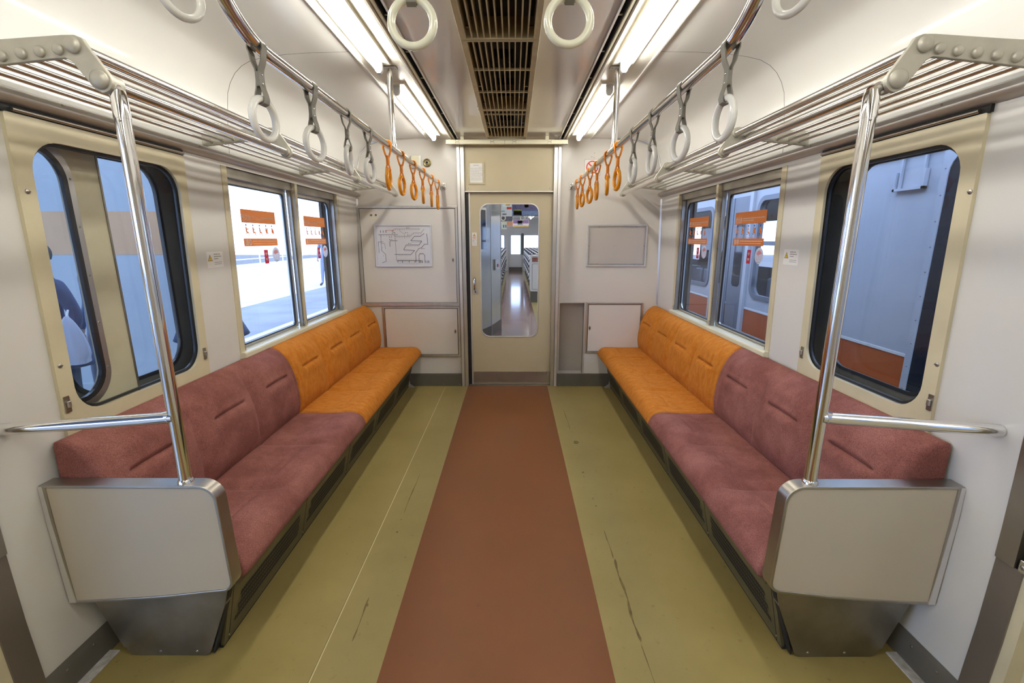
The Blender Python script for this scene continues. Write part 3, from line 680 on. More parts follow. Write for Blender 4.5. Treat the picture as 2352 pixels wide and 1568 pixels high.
    MB().tube([(s*px, 1.222, 1.652), (s*px, 1.222, 1.700), (s*px, 1.222, 1.716)], [.0185, .0185, .016], 24).build('pole_socket', 'chrome', gp, smooth=True)
    MB().tube([(s*px, 1.222, .655), (s*px, 1.222, .661), (s*px, 1.222, .667)], [.022, .021, .0174], 24).build('pole_collar', 'chrome', gp, smooth=True)
    MB().dome((s*px*.995, 1.2055, 1.645), .003, .002, (0, -1, 0), 8, 2).build('screw', 'steeldark', gp)
    rail = MB().tube(fillet([(s*px, 1.218, .862), (s*1.065, 1.205, .856), (s*1.352, 1.142, .856)], .05, 6), .0165, 20).build('side_rail', 'chrome', gp, smooth=True)
    MB().tube([(s*(px+.012), 1.219, .862), (s*(px+.030), 1.216, .8615)], [.0195, .0155], 20).build('weld_collar', 'chrome', gp, smooth=True)
    MB().cyl((s*1.33, 1.147, .856), (s*1.356, 1.1415, .856), .0165, 20).build('wall_socket', 'alu', gp, smooth=True)

# ================================================================== LUGGAGE RACKS
RODS = [1.042, 1.087, 1.132, 1.180, 1.228, 1.276]
for s, lab in ((-1, 'chrome rod luggage rack above the platform windows'), (1, 'chrome rod luggage rack above the windows facing the other train')):
    rk = thing('luggage_rack', lab, 'rack', (s*1.15, 2.6, 1.77))
    ztop, zlow = 1.804, 1.732; xt, xl = 1.000, .957
    def rz(x): return 1.802-(x-1.0)*.10
    for y in (1.205, 2.115, 3.03, 3.985):
        near = y < 1.3
        hh = .024
        out = [(xl-.0265*cos(a), zlow+.0265*sin(a)) for a in [radians(d) for d in range(-70, 41, 18)]]
        out = [(xl-.0265*cos(radians(d)), zlow+.0265*sin(radians(d))) for d in range(-100, 31, 13)]
        out += [(xt-.024, ztop+.004), (xt-.016, ztop+.020), (xt+.002, ztop+.027), (xt+.03, ztop+.027)]
        out += [(1.18, ztop+.018), (1.30, ztop+.012), (1.325, ztop+.012), (1.325, ztop-.05), (1.30, ztop-.048), (1.18, ztop-.036), (1.06, ztop-.024), (1.032, ztop-.022), (1.018, ztop-.030)]
        out += [(xl+.020, zlow-.016)]
        br = MB().plate(out, [], lambda a, b, t, s=s, y=y: (s*a, y+t-.006, b), .012).build('bracket', 'castalu', rk, bevel=.003)
        if near:
            for (x, z, r) in [(xl, zlow+.002, .0215), (xt+.006, ztop+.004, .0185)]+[(x, rz(x)+.001, .0125) for x in RODS[0:]]:
                MB().cyl((s*x, y-.006, z), (s*x, y-.011, z), r, 20).dome((s*x, y-.011, z), r, r*.45, (0, -1, 0), 20, 4).build('rod_cap', 'castalu', br, smooth=True)
        else:
            for (x, z, r) in [(xl, zlow, .019), (xt, ztop, .016)]+[(x, rz(x), .0085) for x in RODS]:
                MB().cyl((s*x, y-.016, z), (s*x, y-.006, z), r, 16).build('rod_collar', 'castalu', br, smooth=True)
    MB().cyl((s*xl, 1.21, zlow), (s*xl, 4.02, zlow), .0150, 20).build('front_rail', 'rodmetal', rk, smooth=True)
    MB().cyl((s*xt, 1.21, ztop), (s*xt, 4.02, ztop), .0130, 20).build('upper_rail', 'rodmetal', rk, smooth=True)
    for x in RODS:
        MB().cyl((s*x, 1.21, rz(x)), (s*x, 4.02, rz(x)), .0068, 12).build('rack_rod', 'rodmetal', rk, smooth=True)
    # joint sleeve at the pole head
    px = .938 if s < 0 else .918
    MB().tube([(s*xl, 1.212, zlow), (s*xl, 1.245, zlow)], .0225, 20).build('pole_joint', 'castalu', rk, smooth=True)
    MB().tube([(s*px, 1.222, 1.712), (s*(px+xl)/2, 1.228, 1.722), (s*xl, 1.235, zlow)], .016, 16).build('pole_elbow', 'chrome', rk, smooth=True)

# ================================================================== HAND RAILS AND STRAPS
XR = {-1: -.575, 1: .551}; ZR = 1.806
for s, lab in ((-1, 'ceiling hand rail with hanging straps above the platform-side bench'), (1, 'ceiling hand rail with hanging straps above the bench beside the other train')):
    x = XR[s]
    hr = thing('hand_rail', lab, 'handrail', (x, 2.6, ZR))
    pts = fillet([(x, 4.085, ZR), (x, 1.17, ZR), (x, 1.02, 1.90), (x, .86, 2.17)], .13, 8)
    MB().tube(pts, .0160, 20).build('rail', 'chrome', hr, smooth=True)
    yp = 2.47
    MB().tube(fillet([(x, yp, ZR+.01), (x, yp, 1.95), (x-s*.0, yp-.0, 2.188)], .05, 4), .0145, 18).build('post', 'chrome', hr, smooth=True)
    MB().tube([(x, yp-.0, ZR-.0), (x, yp, ZR+.024)], .0185, 16).build('post_tee', 'chrome', hr, smooth=True)
    fl_ = MB().plate(rrect(x-.038, x+.038, yp-.022, yp+.022, .005), [], lambda a, b, t: (a, b, 2.186-t), .006).build('post_flange', 'steel', hr, bevel=.001)
    for dx in (-.028, .028): MB().dome((x+dx, yp, 2.180), .004, .003, (0, 0, -1), 8, 2).build('screw', 'steel', fl_)
    wf = MB().box(x-.026, x+.026, 4.104, 4.1155, ZR-.026, ZR+.026).build('wall_flange', 'chrome', hr, bevel=.003)
    MB().tube([(x, 4.106, ZR), (x, 4.07, ZR)], [.022, .0175], 18).build('flange_boss', 'chrome', hr, smooth=True)
    for dx, dz in ((-.018, .018), (.018, .018), (-.018, -.018), (.018, -.018)):
        MB().dome((x+dx, 4.104, ZR+dz), .004, .003, (0, -1, 0), 8, 2).build('bolt', 'steel', wf)

def ribbon(path, wd, th, side):
    """flat belt along path (list of Vector), width along side vector"""
    mb = MB(); P = [Vector(p) for p in path]; n = len(P); rows = []
    for i in range(n):
        t = (P[min(i+1, n-1)]-P[max(i-1, 0)]).normalized()
        sd = side(i/(n-1)) if callable(side) else side
        sd = Vector(sd); sd = (sd-t*sd.dot(t)).normalized(); nn = t.cross(sd)
        w_ = wd(i/(n-1)) if callable(wd) else wd
        rows.append([P[i]-sd*w_/2-nn*th/2, P[i]+sd*w_/2-nn*th/2, P[i]+sd*w_/2+nn*th/2, P[i]-sd*w_/2+nn*th/2])
    base = len(mb.v)
    for r in rows: mb.v += [tuple(p) for p in r]
    for i in range(n-1):
        for k in range(4):
            a = base+i*4+k; b = base+i*4+(k+1) % 4; mb.f.append((a, b, b+4, a+4))
    mb.f.append((base, base+1, base+2, base+3)); e = base+(n-1)*4; mb.f.append((e+3, e+2, e+1, e)); return mb
def make_grey_strap(ringmat='whitering'):
    # built at the rail centre (0,0,0): rail runs along Y, ring lies in the Y-Z plane
    t = thing('strap_handle', 'x', 'strap', (0, 0, 0))
    top = [Vector((0.019*sin(a), 0, .019*cos(a))) for a in [radians(d) for d in range(-125, 126, 25)]]
    lo = [(-.0155, 0, -.012), (-.0125, 0, -.030), (-.005, 0, -.046), (-.003, 0, -.062), (-.003, 0, -.085)]
    path = [Vector((x, 0, z)) for x, y, z in lo[::-1]]+top+[Vector((-x, 0, z)) for x, y, z in lo]
    ribbon(path, .020, .0032, (0, 1, 0)).build('belt', 'greybelt', t, smooth=True)
    # lower half: twisted belt tail that wraps the ring bar
    lowp = [(.0035, 0, -.070), (.006, 0, -.088), (.010, 0, -.100), (.0125, 0, -.112), (.010, 0, -.122), (0, 0, -.1265), (-.010, 0, -.122), (-.0125, 0, -.112), (-.010, 0, -.100), (-.006, 0, -.088), (-.0035, 0, -.070)]
    ribbon([Vector(p) for p in lowp], .020, .003, (0, 1, 0)).build('belt_loop', 'greybelt', t, smooth=True)
    MB().box(-.0062, .0062, -.0105, .0105, -.084, -.052).build('belt_clasp', 'greybelt', t, bevel=.002)
    for z in (-.058, -.078):
        MB().dome((.0062, 0, z), .0032, .002, (1, 0, 0), 10, 3).build('rivet', 'chrome', t, smooth=True)
        MB().dome((-.0062, 0, z), .0032, .002, (-1, 0, 0), 10, 3).build('rivet', 'chrome', t, smooth=True)
    MB().torus((0, 0, -.113-.0455+.001), .0455, .0088, 'x', 40, 12).build('ring', ringmat, t, smooth=True)
    return t
def make_orange_strap():
    t = thing('strap_handle', 'x', 'strap', (0, 0, 0))
    lp = [(-.0035, 0, -.062), (-.012, 0, -.040), (-.019, 0, -.015)]+[(0.0195*sin(radians(d)), 0, .0195*cos(radians(d))) for d in range(-100, 101, 25)]+[(.019, 0, -.015), (.012, 0, -.040), (.0035, 0, -.062)]
    MB().tube(fillet(lp, .01, 2), .0049, 8, flat=(1, 1.3)).build('belt', 'orangebelt', t, smooth=True)
    MB().tube([(0, 0, -.050), (0, 0, -.058), (0, 0, -.072), (0, 0, -.086), (0, 0, -.092)], [.0075, .0092, .0088, .0092, .007], 10).build('sleeve', 'orangebelt', t, smooth=True)
    MB().tube([(0, .0075, -.066), (0, .0098, -.060)], .0025, 6).build('sleeve_stud', 'orangebelt', t)
    l2 = [(0, .003, -.088), (0, .008, -.104), (0, .012, -.121), (0, 0, -.1265), (0, -.012, -.121), (0, -.008, -.104), (0, -.003, -.088)]
    l2 = [(y, 0, z) for x, y, z in l2]
    MB().tube(fillet(l2, .008, 3), .0044, 8, closed=False).build('belt_loop', 'orangebelt', t, smooth=True)
    MB().torus((0, 0, -.1145-.0445), .0445, .0098, 'x', 36, 12).build('ring', 'orangering', t, smooth=True)
    return t
ordn = ['first', 'second', 'third', 'fourth', 'fifth', 'sixth']
proto = None
for s, ys, rot, nm in ((-1, (1.205, 1.497, 1.792, 2.048), (-6, -11, 8, -6), 'platform-side rail'), (1, (1.200, 1.500, 1.795, 2.070), (2, 8, 0, 1), 'opposite rail')):
    for i, (y, rz_) in enumerate(zip(ys, rot)):
        lab = 'grey strap with white ring, %s one from the camera on the %s' % (ordn[i], nm)
        g = 'white ringed straps on the side rails'
        z = ZR-.002; loc = (XR[s], y, z)
        if proto is None:
            proto = make_grey_strap(); proto.location = loc; proto['label'] = lab; proto['group'] = g; proto.rotation_euler = (0, 0, radians(rz_))
        else: dup(proto, loc, lab, radians(rz_), g)
po = None
for s, ys, rot, nm in ((-1, (2.345, 2.62, 2.922, 3.215, 3.54, 3.825), (5, -4, -7, 11, 9, 3), 'platform-side rail'), (1, (2.372, 2.615, 2.94, 3.205, 3.54, 3.80), (4, -9, -3, 12, 9, -4), 'opposite rail')):
    for i, (y, rz_) in enumerate(zip(ys, rot)):
        lab = 'orange strap handle, %s one from the end wall on the %s' % (ordn[5-i], nm)
        g = 'orange straps over the priority seats'
        loc = (XR[s], y, ZR)
        if po is None:
            po = make_orange_strap(); po.location = loc; po['label'] = lab; po['group'] = g; po.rotation_euler = (0, 0, radians(rz_))
        else: dup(po, loc, lab, radians(rz_), g)
# cross rail of the doorway (above the frame) with four straps
cr_ = thing('cross_rail', 'chrome rail across the car that carries the four nearest straps', 'handrail', (0, 1.10, 1.98))
MB().tube(fillet([(-1.30, 1.10, 2.00), (-.95, 1.10, 2.03), (-.62, 1.10, 2.028), (-.42, 1.10, 1.975), (.40, 1.10, 1.975), (.60, 1.10, 2.028), (.95, 1.10, 2.03), (1.30, 1.10, 2.00)], .06, 5), .0150, 18).build('rail', 'chrome', cr_, smooth=True)
cs = make_grey_strap('creamring'); cs.location = (-.180, 1.10, 1.971); cs.rotation_euler = (0, 0, radians(90))
cs['label'] = 'near strap with cream ring hanging just left of the ceiling grille'; cs['group'] = 'straps across the doorway'
dup(cs, (.156, 1.10, 1.974), 'near strap with cream ring hanging just right of the ceiling grille', radians(90), 'straps across the doorway')
dup(proto, (-.672, 1.10, 2.028), 'white ring cut by the top edge above the bend of the platform-side rail', radians(-20), 'straps across the doorway')
dup(proto, (.632, 1.10, 2.034), 'white ring cut by the top edge above the bend of the opposite rail', radians(20), 'straps across the doorway')

# ================================================================== LAMPS
lamp0 = None
lamps = [(-1, -1.87, None), (-1, -.34, None), (-1, 1.19, 'lit tube lamp above the near half of the platform-side rail'), (-1, 2.72, 'lit tube lamp nearest the end wall on the platform side'),
         (1, -1.87, None), (1, -.34, None), (1, 1.19, 'lit tube lamp above the near half of the rail by the other train'), (1, 2.72, 'lit tube lamp nearest the end wall on the side of the other train')]
for s, y, lab in lamps:
    x = -.603 if s < 0 else .562
    lab = lab or 'lit tube lamp behind the camera on the %s side, %s' % ('platform' if s < 0 else 'other train', 'overhead' if y > -1 else 'rearmost')
    if lamp0 is None:
        lamp0 = thing('tube_lamp', lab, 'lamp', (x, y, 2.186), 'fluorescent ceiling lamps')
        o = Vector((x, y, 2.186))
        MB().box(x-.050, x+.050, y-.03, y+1.23, 2.176, 2.189).build('lamp_base', 'plate', lamp0, bevel=.003)
        MB().cyl((x, y+.012, 2.150), (x, y+1.186, 2.150), .0160, 20).build('fluorescent_tube', 'tube', lamp0, smooth=True)
        for yy in (y-.012, y+1.186):
            MB().prism([(-.019, 0), (-.019, -.030), (-.016, -.042), (-.008, -.051), (.008, -.051), (.016, -.042), (.019, -.030), (.019, 0)], lambda p, t: (x+p[0], t, 2.180+p[1]), yy, yy+.024).build('lamp_socket', 'socket', lamp0, bevel=.002)
    else: dup(lamp0, (x, y, 2.186), lab, 0, 'fluorescent ceiling lamps')

# ================================================================== CEILING GRILLE
def grille(ya, yb, bars, lab, ypos):
    g = thing('air_grille', lab, 'grille', ((gx0+gx1)/2, (ya+yb)/2, 2.15), 'ventilation grilles along the ceiling')
    zb, zt = 2.150, 2.200
    MB().plate([(gx0, ya), (gx1, ya), (gx1, yb), (gx0, yb)], [[(gx0+.021, ya+.008), (gx1-.021, ya+.008), (gx1-.021, yb-.008), (gx0+.021, yb-.008)]], lambda a, b, t: (a, b, zb+t), .0035).build('grille_frame', 'grillepaint', g, bevel=.001)
    for x in (gx0+.003, gx1-.003): MB().box(x-.003, x+.003, ya, yb, zb+.003, zt).build('frame_side', 'grillepaint', g)
    for x in (gx0+.023, gx1-.023): MB().box(x-.002, x+.002, ya+.006, yb-.006, zb+.001, zt+.04).build('frame_side', 'grillepaint', g)
    n = 10
    for i in range(1, n+1):
        x = gx0+.023+(gx1-gx0-.046)*i/(n+1)
        MB().prism([(ya+.006, 0), (yb-.006, 0), (yb-.006, 1), (ya+.006, 1)], lambda p, t, x=x: (x+t, p[0], zb+.002+p[1]*.046), -.0028, .0028).build('slat', 'grillepaint', g)
    for y in bars: MB().box(gx0+.022, gx1-.022, y-.0025, y+.0025, zb, zb+.012).build('cross_bar', 'grillepaint', g)
    for y in (ya+.012, yb-.012): MB().box(gx0+.022, gx1-.022, y-.002, y+.002, zb, zt+.03).build('end_plate', 'grillepaint', g)
    for y in bars[-1:]+[yb-.03]:
        for x in (gx0+.037, gx1-.037): MB().box(x-.010, x+.010, y-.022, y-.006, zb+.028, zb+.034).build('clip', 'steeldark', g)
    for y in (ya+.03, yb-.03): MB().box(gx0-.006, gx0, y-.018, y+.006, zb+.006, zb+.020).build('side_catch', 'steel', g)
    for (y, kind) in ypos:
        if kind == 'fan':
            f = MB(); cx_ = (gx0+gx1)/2
            f.cyl((cx_, y-.11, 2.275), (cx_, y+.11, 2.275), .052, 20).build('fan_drum', 'darkbrown', g, smooth=True)
            MB().torus((cx_, y, 2.232), .05, .003, 'z', 24, 6).build('fan_ring', 'steeldark', g, smooth=True)
        else:
            MB().box((gx0+gx1)/2-.06, (gx0+gx1)/2+.06, y-.06, y+.06, 2.225, 2.26).build('fan_motor_box', 'darkbrown', g)
grille(.05, 1.065, [.39, .73], 'beige ceiling grille directly above the camera', [(.5, 'fan')])
grille(1.07, 2.068, [1.40, 1.735], 'beige ceiling grille nearest the camera, reaching out of the frame', [(1.70, 'fan'), (1.92, 'box')])
grille(2.073, 3.100, [2.412, 2.750], 'middle beige ceiling grille between the two lamp gaps', [(2.30, 'box'), (2.58, 'fan'), (2.92, 'box')])
grille(3.105, 3.868, [3.208, 3.552], 'beige ceiling grille nearest the end wall', [(3.40, 'fan'), (3.72, 'box')])

# ================================================================== END WALL FITTINGS
br = thing('poster_rail', 'long beige metal rail under the ceiling above the end door', 'rail', (-.02, 4.01, 2.14))
MB().box(-.520, .487, 3.995, 4.030, 2.124, 2.158).build('rail_body', 'cream_light', br, bevel=.003)
MB().box(-.035, -.033, 3.9945, 3.996, 2.124, 2.158).build('rail_joint', 'stain', br)
for x in (-.425, -.137, .045, .335):
    c = MB().box(x-.015, x+.015, 3.991, 3.9945, 2.139, 2.1425).build('clip', 'steeldark', br)
    for dx in (-.014, .014):
        for dz in (-.008, .010): MB().dome((x+dx, 3.9945, 2.141+dz), .003, .0025, (0, -1, 0), 8, 2).build('screw', 'steeldark', c)
for x in (-.385, .315): MB().box(x-.014, x+.014, 4.0, 4.03, 2.155, 2.19).build('hanger', 'cream_light', br, bevel=.002)

def panel_frame(name, lab, cat, a0, a1, b0, b1, y, wfr, m='aluw', dep=.012):
    t = thing(name, lab, cat, ((a0+a1)/2, y, b0))
    MB().plate([(a0, b0), (a1, b0), (a1, b1), (a0, b1)], [[(a0+wfr, b0+wfr), (a1-wfr, b0+wfr), (a1-wfr, b1-wfr), (a0+wfr, b1-wfr)]], lambda a, b, q: (a, y-dep+q, b), dep).build('frame', m, t, bevel=.002)
    return t
def keyhole_lock(t, x, z, y):
    k = MB().plate([(x+.0095*cos(a), z+.019*sin(a)) for a in [2*pi*i/20 for i in range(20)]], [], lambda a, b, q: (a, y-.003+q, b), .003).build('lock', 'steel', t, bevel=.001)
    MB().plate(circ(x, z, .0042, 12), [], lambda a, b, q: (a, y-.0042+q, b), .001).build('keyhole', 'dark', k)
# tall locker, upper door and lower door, left of the sliding door
t = thing('wall_locker', 'tall white equipment locker with route map and hinged doors', 'locker', (-.89, YE, .28))
AF = .026
MB().plate([(-1.338, .763), (-.452, .763), (-.452, 1.642), (-1.338, 1.642)], [[(-1.338+AF, .763+.03), (-.452-.020, .763+.03), (-.452-.020, 1.642-.020), (-1.338+AF, 1.642-.020)]], lambda a, b, q: (a, YE-.014+q, b), .014).build('frame', 'alu', t, bevel=.002)
dd = MB().box(-1.309, -.475, YE-.010, YE-.002, .796, 1.619).build('door', 'endwall', t, bevel=.001)
MB().plate([(-1.311, .794), (-.473, .794), (-.473, 1.621), (-1.311, 1.621)], [[(-1.308, .797), (-.476, .797), (-.476, 1.618), (-1.308, 1.618)]], lambda a, b, q: (a, YE-.0108+q, b), .002).build('door_gap', 'dark', t)
for z in (.86, 1.16, 1.50): MB().cyl((-1.310, YE-.014, z-.035), (-1.310, YE-.014, z+.035), .005, 8).build('hinge', 'steel', dd)
keyhole_lock(dd, -.501, 1.178, YE-.010)
MB().plate([(-1.162, .285), (-.452, .285), (-.452, .758), (-1.162, .758)], [[(-1.162+.018, .285+.022), (-.452-.020, .285+.022), (-.452-.020, .758-.014), (-1.162+.018, .758-.014)]], lambda a, b, q: (a, YE-.014+q, b), .014).build('frame', 'alu', t, bevel=.002)
d2 = MB().box(-1.140, -.476, YE-.010, YE-.002, .310, .741).build('door', 'endwall', t, bevel=.001)
MB().plate([(-1.143, .308), (-.473, .308), (-.473, .743), (-1.143, .743)], [[(-1.139, .311), (-.477, .311), (-.477, .740), (-1.139, .740)]], lambda a, b, q: (a, YE-.0108+q, b), .002).build('door_gap', 'dark', t)
for z in (.38, .67): MB().cyl((-1.142, YE-.014, z-.03), (-1.142, YE-.014, z+.03), .005, 8).build('hinge', 'steel', d2)
keyhole_lock(d2, -.498, .528, YE-.010)
for x in (-1.207, -1.166):
    kb = MB(); kb.dome((x, YE-.010, 1.566), .0095, .012, (0, -1, 0), 16, 4).build('knob', 'brass', dd, smooth=True)
MB().box(-1.226, -1.150, YE-.0115, YE-.010, 1.528, 1.546).build('name_tag', 'cream_light', dd)

# route map
mp = thing('route_map', 'framed railway route map mounted on the tall white locker door', 'map', (-.935, YE-.010, 1.115))
mx0, mx1, mz0, mz1 = -1.190, -.683, 1.118, 1.487; ym_ = YE-.012
MB().plate([(mx0, mz0), (mx1, mz0), (mx1, mz1), (mx0, mz1)], [[(mx0+.014, mz0+.014), (mx1-.014, mz0+.014), (mx1-.014, mz1-.014), (mx0+.014, mz1-.014)]], lambda a, b, q: (a, ym_-.010+q, b), .012).build('frame', 'aluw', mp, bevel=.003)
sh = MB().box(mx0+.013, mx1-.013, ym_-.003, ym_, mz0+.013, mz1-.013).build('map_sheet', mat('map_paper', (.66, .655, .68), .18, coat=.3), mp)
W_, H_ = (mx1-mx0-.028), (mz1-mz0-.028)
def mpt(px, py):   # px,py in the map's own 0..1 frame (y down)
    return (mx0+.014+px*W_, mz1-.014-py*H_)
def mline(L, wd, m, closed=False):
    mb = MB(); pts = [mpt(*p) for p in L]
    for (a, b) in zip(pts, pts[1:]):
        d = Vector((b[0]-a[0], b[1]-a[1])); l = d.length or 1e-6; d /= l; nx, nz = -d.y*wd/2, d.x*wd/2
        a2 = (a[0]-d.x*wd/2, a[1]-d.y*wd/2); b2 = (b[0]+d.x*wd/2, b[1]+d.y*wd/2); yy = ym_-.0036
        mb.quad((a2[0]-nx, yy, a2[1]-nz), (b2[0]-nx, yy, b2[1]-nz), (b2[0]+nx, yy, b2[1]+nz), (a2[0]+nx, yy, a2[1]+nz))
    return mb.build('route_line', m, sh, recalc=False)
K, N_, Rr_ = 'black', 'navyink', 'red'
mline([(.36, .07), (.81, .07)], .004, 'greyink'); mline([(.33, .10), (.30, .13), (.36, .18)], .003, K); mline([(.18, .11), (.33, .11), (.36, .07)], .003, Rr_)
mline([(.445, .07), (.445, .13), (.53, .20), (.53, .30)], .003, 'greyink'); mline([(.36, .26), (.64, .26), (.70, .17), (.84, .17), (.89, .08)], .004, 'greyink')
mline([(.05, .22), (.40, .22)], .0035, K); mline([(.09, .22), (.09, .62), (.16, .72), (.16, .90), (.09, .935)], .0035, N_)
mline([(.13, .40), (.04, .40), (.04, .68)], .003, N_); mline([(.09, .44), (.15, .44), (.165, .58)], .0025, N_)
mline([(.39, .37), (.26, .37), (.25, .42), (.25, .52)], .0035, K)
mline([(.35, .22), (.36, .88), (.82, .88)], .0042, 'greyink')
mline([(.33, .72), (.63, .72), (.70, .62), (.50, .60), (.55, .48), (.79, .48), (.84, .38), (.64, .37), (.71, .26), (.82, .26), (.89, .19)], .0042, N_)
mline([(.94, .20), (.95, .46), (.89, .46), (.83, .55), (.78, .57), (.72, .68), (.72, .91)], .0042, N_)
mline([(.78, .88), (.78, .74), (.80, .70), (.86, .70), (.885, .74), (.885, .88)], .004, N_)
mline([(.38, .88), (.82, .88)], .004, 'jamb')
mb = MB(); rn = random.Random(5)
def mtick(mb, px, py, wd, hh):
    a = mpt(px, py); yy = ym_-.0038; mb.quad((a[0]-wd/2, yy, a[1]-hh/2), (a[0]+wd/2, yy, a[1]-hh/2), (a[0]+wd/2, yy, a[1]+hh/2), (a[0]-wd/2, yy, a[1]+hh/2))
for px in (.09, .14, .19): mtick(mb, px, .14, .0045, .020)
for px in (.38, .465, .59, .70): mtick(mb, px, .905, .004, .018)
for px in (.78, .805, .835, .89, .925, .955): mtick(mb, px, .91, .005, .022)
for px, py in ((.25, .28), (.25, .34), (.58, .05), (.59, .23), (.60, .44), (.84, .57), (.80, .705), (.55, .17), (.31, .18)):
    mtick(mb, px, py, .007, .006); mtick(mb, px+.035, py, .012, .003)
mb.build('route_ticks', 'black', sh, recalc=False)
mb = MB()
for (xa, xb, y_, n) in ((.37, .80, .095, 14), (.37, .62, .29, 9), (.66, .83, .20, 6), (.56, .78, .51, 9), (.66, .84, .41, 7), (.40, .62, .75, 10), (.52, .68, .635, 6), (.39, .77, .845, 12), (.40, .76, .945, 12), (.10, .34, .25, 6), (.11, .15, .55, 1), (.12, .15, .75, 1)):
    for i in range(n): mtick(mb, xa+(xb-xa)*i/max(1, n-1), y_+rn.uniform(-.004, .004), .0035, .008)
mb.build('route_ticks', 'greyink', sh, recalc=False)

# empty poster frame on the other side
pf = panel_frame('poster_holder', 'empty grey poster frame on the end wall beside the door', 'frame', .688, 1.222, 1.120, 1.488, YE, .016)
MB().box(.700, 1.210, YE-.004, YE-.001, 1.132, 1.476).build('backing_sheet', mat('frame_backing', (.52, .485, .46), .22, noise=.02, nscale=2, coat=.4), pf)
il = MB().plate([(.706, 1.138), (1.204, 1.138), (1.204, 1.470), (.706, 1.470)], [[(.714, 1.146), (1.196, 1.146), (1.196, 1.462), (.714, 1.462)]], lambda a, b, q: (a, YE-.008+q, b), .004).build('inner_frame', 'alu', pf)
for x in (.79, 1.12):
    for z in (1.142, 1.466): MB().box(x-.004, x+.004, YE-.010, YE-.007, z-.003, z+.003).build('clip', 'steeldark', pf)
for z in (1.30,):
    for x in (.710, 1.200): MB().box(x-.003, x+.003, YE-.010, YE-.007, z-.004, z+.004).build('clip', 'steeldark', pf)
MB().dome((.934, YE-.004, 1.301), .004, .002, (0, -1, 0), 8, 2).build('screw', 'steel', pf)
# small locker on the right
rl = thing('wall_cabinet', 'small white cabinet door low on the end wall right of the niche', 'cabinet', (.95, YE, .32))
MB().plate([(.708, .322), (1.222, .322), (1.222, .795), (.708, .795)], [[(.722, .336), (1.206, .336), (1.206, .781), (.722, .781)]], lambda a, b, q: (a, YE-.012+q, b), .012).build('frame', 'alu', rl, bevel=.002)
rd = MB().box(.726, 1.203, YE-.009, YE-.001, .340, .777).build('door', 'endwall', rl, bevel=.001)
MB().plate([(.722, .336), (1.206, .336), (1.206, .781), (.722, .781)], [[(.727, .341), (1.202, .341), (1.202, .776), (.727, .776)]], lambda a, b, q: (a, YE-.0095+q, b), .002).build('door_gap', 'dark', rl)
for z in (.40, .70): MB().cyl((1.205, YE-.013, z-.03), (1.205, YE-.013, z+.03), .005, 8).build('hinge', 'steel', rd)
keyhole_lock(rd, .742, .560, YE-.009)

bx = thing('thermostat_box', 'small cream box high on the end wall beside the brass cap', 'box', (-.79, YE, 2.0))
MB().box(-.835, -.752, YE-.028, YE, 1.952, 2.053).build('body', 'aluw', bx, bevel=.003)
MB().box(-.829, -.767, YE-.031, YE-.028, 1.958, 2.047).build('cover', 'cream_light', bx, bevel=.002)
cp = thing('alarm_button', 'round brass rimmed button high on the end wall', 'button', (-.70, YE, 2.0))
MB().cyl((-.700, YE, 1.997), (-.700, YE-.008, 1.997), .034, 28).build('rim', 'brass', cp, smooth=True)
MB().torus((-.700, YE-.008, 1.997), .027, .007, 'y', 28, 8).build('rim_roll', 'brass', cp, smooth=True)
MB().cyl((-.700, YE-.008, 1.997), (-.700, YE-.020, 1.997), .014, 18).build('plunger', 'chrome', cp, smooth=True)
MB().dome((-.700, YE-.020, 1.997), .010, .004, (0, -1, 0), 14, 3).build('plunger_tip', 'dark', cp, smooth=True)

# notice in a frame on the transom
nt_ = thing('notice_frame', 'printed notice sheet in a thin metal holder above the end door', 'notice', (-.285, YE+.012, 1.815))
MB().plate([(-.352, 1.822), (-.212, 1.822), (-.212, 2.010), (-.352, 2.010)], [[(-.338, 1.836), (-.226, 1.836), (-.226, 1.996), (-.338, 1.996)]], lambda a, b, q: (a, YE+.006+q, b), .006).build('holder', 'grillepaint', nt_)
ps = MB().box(-.338, -.228, YE+.009, YE+.0115, 1.836, 1.998).build('sheet', 'white', nt_)
mb = MB(); rn = random.Random(3)
for i in range(4): mb.quad(*[(-.304+i*.0115+a, YE+.0085, 1.975+b) for a, b in ((0, 0), (.007, 0), (.007, .006), (0, .006))])
for r_ in range(13):
    z = 1.962-r_*.0088; x = -.331+(.02 if r_ == 0 else 0)+(.05 if r_ == 0 else 0)
    while x < -.237-(.02 if r_ in (4, 9) else 0):
        w_ = rn.uniform(.003, .011); mb.quad((x, YE+.0085, z), (x+w_, YE+.0085, z), (x+w_, YE+.0085, z+.0022), (x, YE+.0085, z+.0022)); x += w_+.0035
mb.build('text_lines', 'greyink', ps, recalc=False)

# no smoking sign
ns = thing('no_smoking_sign', 'square white no smoking sign on the end wall behind the orange straps', 'sign', (.715, YE, 1.96))
nx, nz = .713, 1.957; Rq = .052
bs = MB().plate(rrect(nx-.068, nx+.068, nz-.068, nz+.068, .012), [], lambda a, b, q: (a, YE-.0022+q, b), .002).build('plate', 'vinyl', ns)
MB().plate(rrect(nx-.068, nx+.068, nz-.068, nz+.068, .012), [rrect(nx-.0655, nx+.0655, nz-.0655, nz+.0655, .0105)], lambda a, b, q: (a, YE-.0026, b), 0).build('border', 'greyink', bs, recalc=False)
MB().plate(circ(nx, nz+.004, Rq, 40), [circ(nx, nz+.004, Rq-.009, 40)], lambda a, b, q: (a, YE-.0032, b), 0).build('red_ring', 'red', bs, recalc=False)
MB().quad(*[(nx+a, YE-.0034, nz+.004+b) for a, b in ((-.038, .030), (-.031, .038), (.038, -.030), (.031, -.038))]).build('red_bar', 'red', bs, recalc=False)
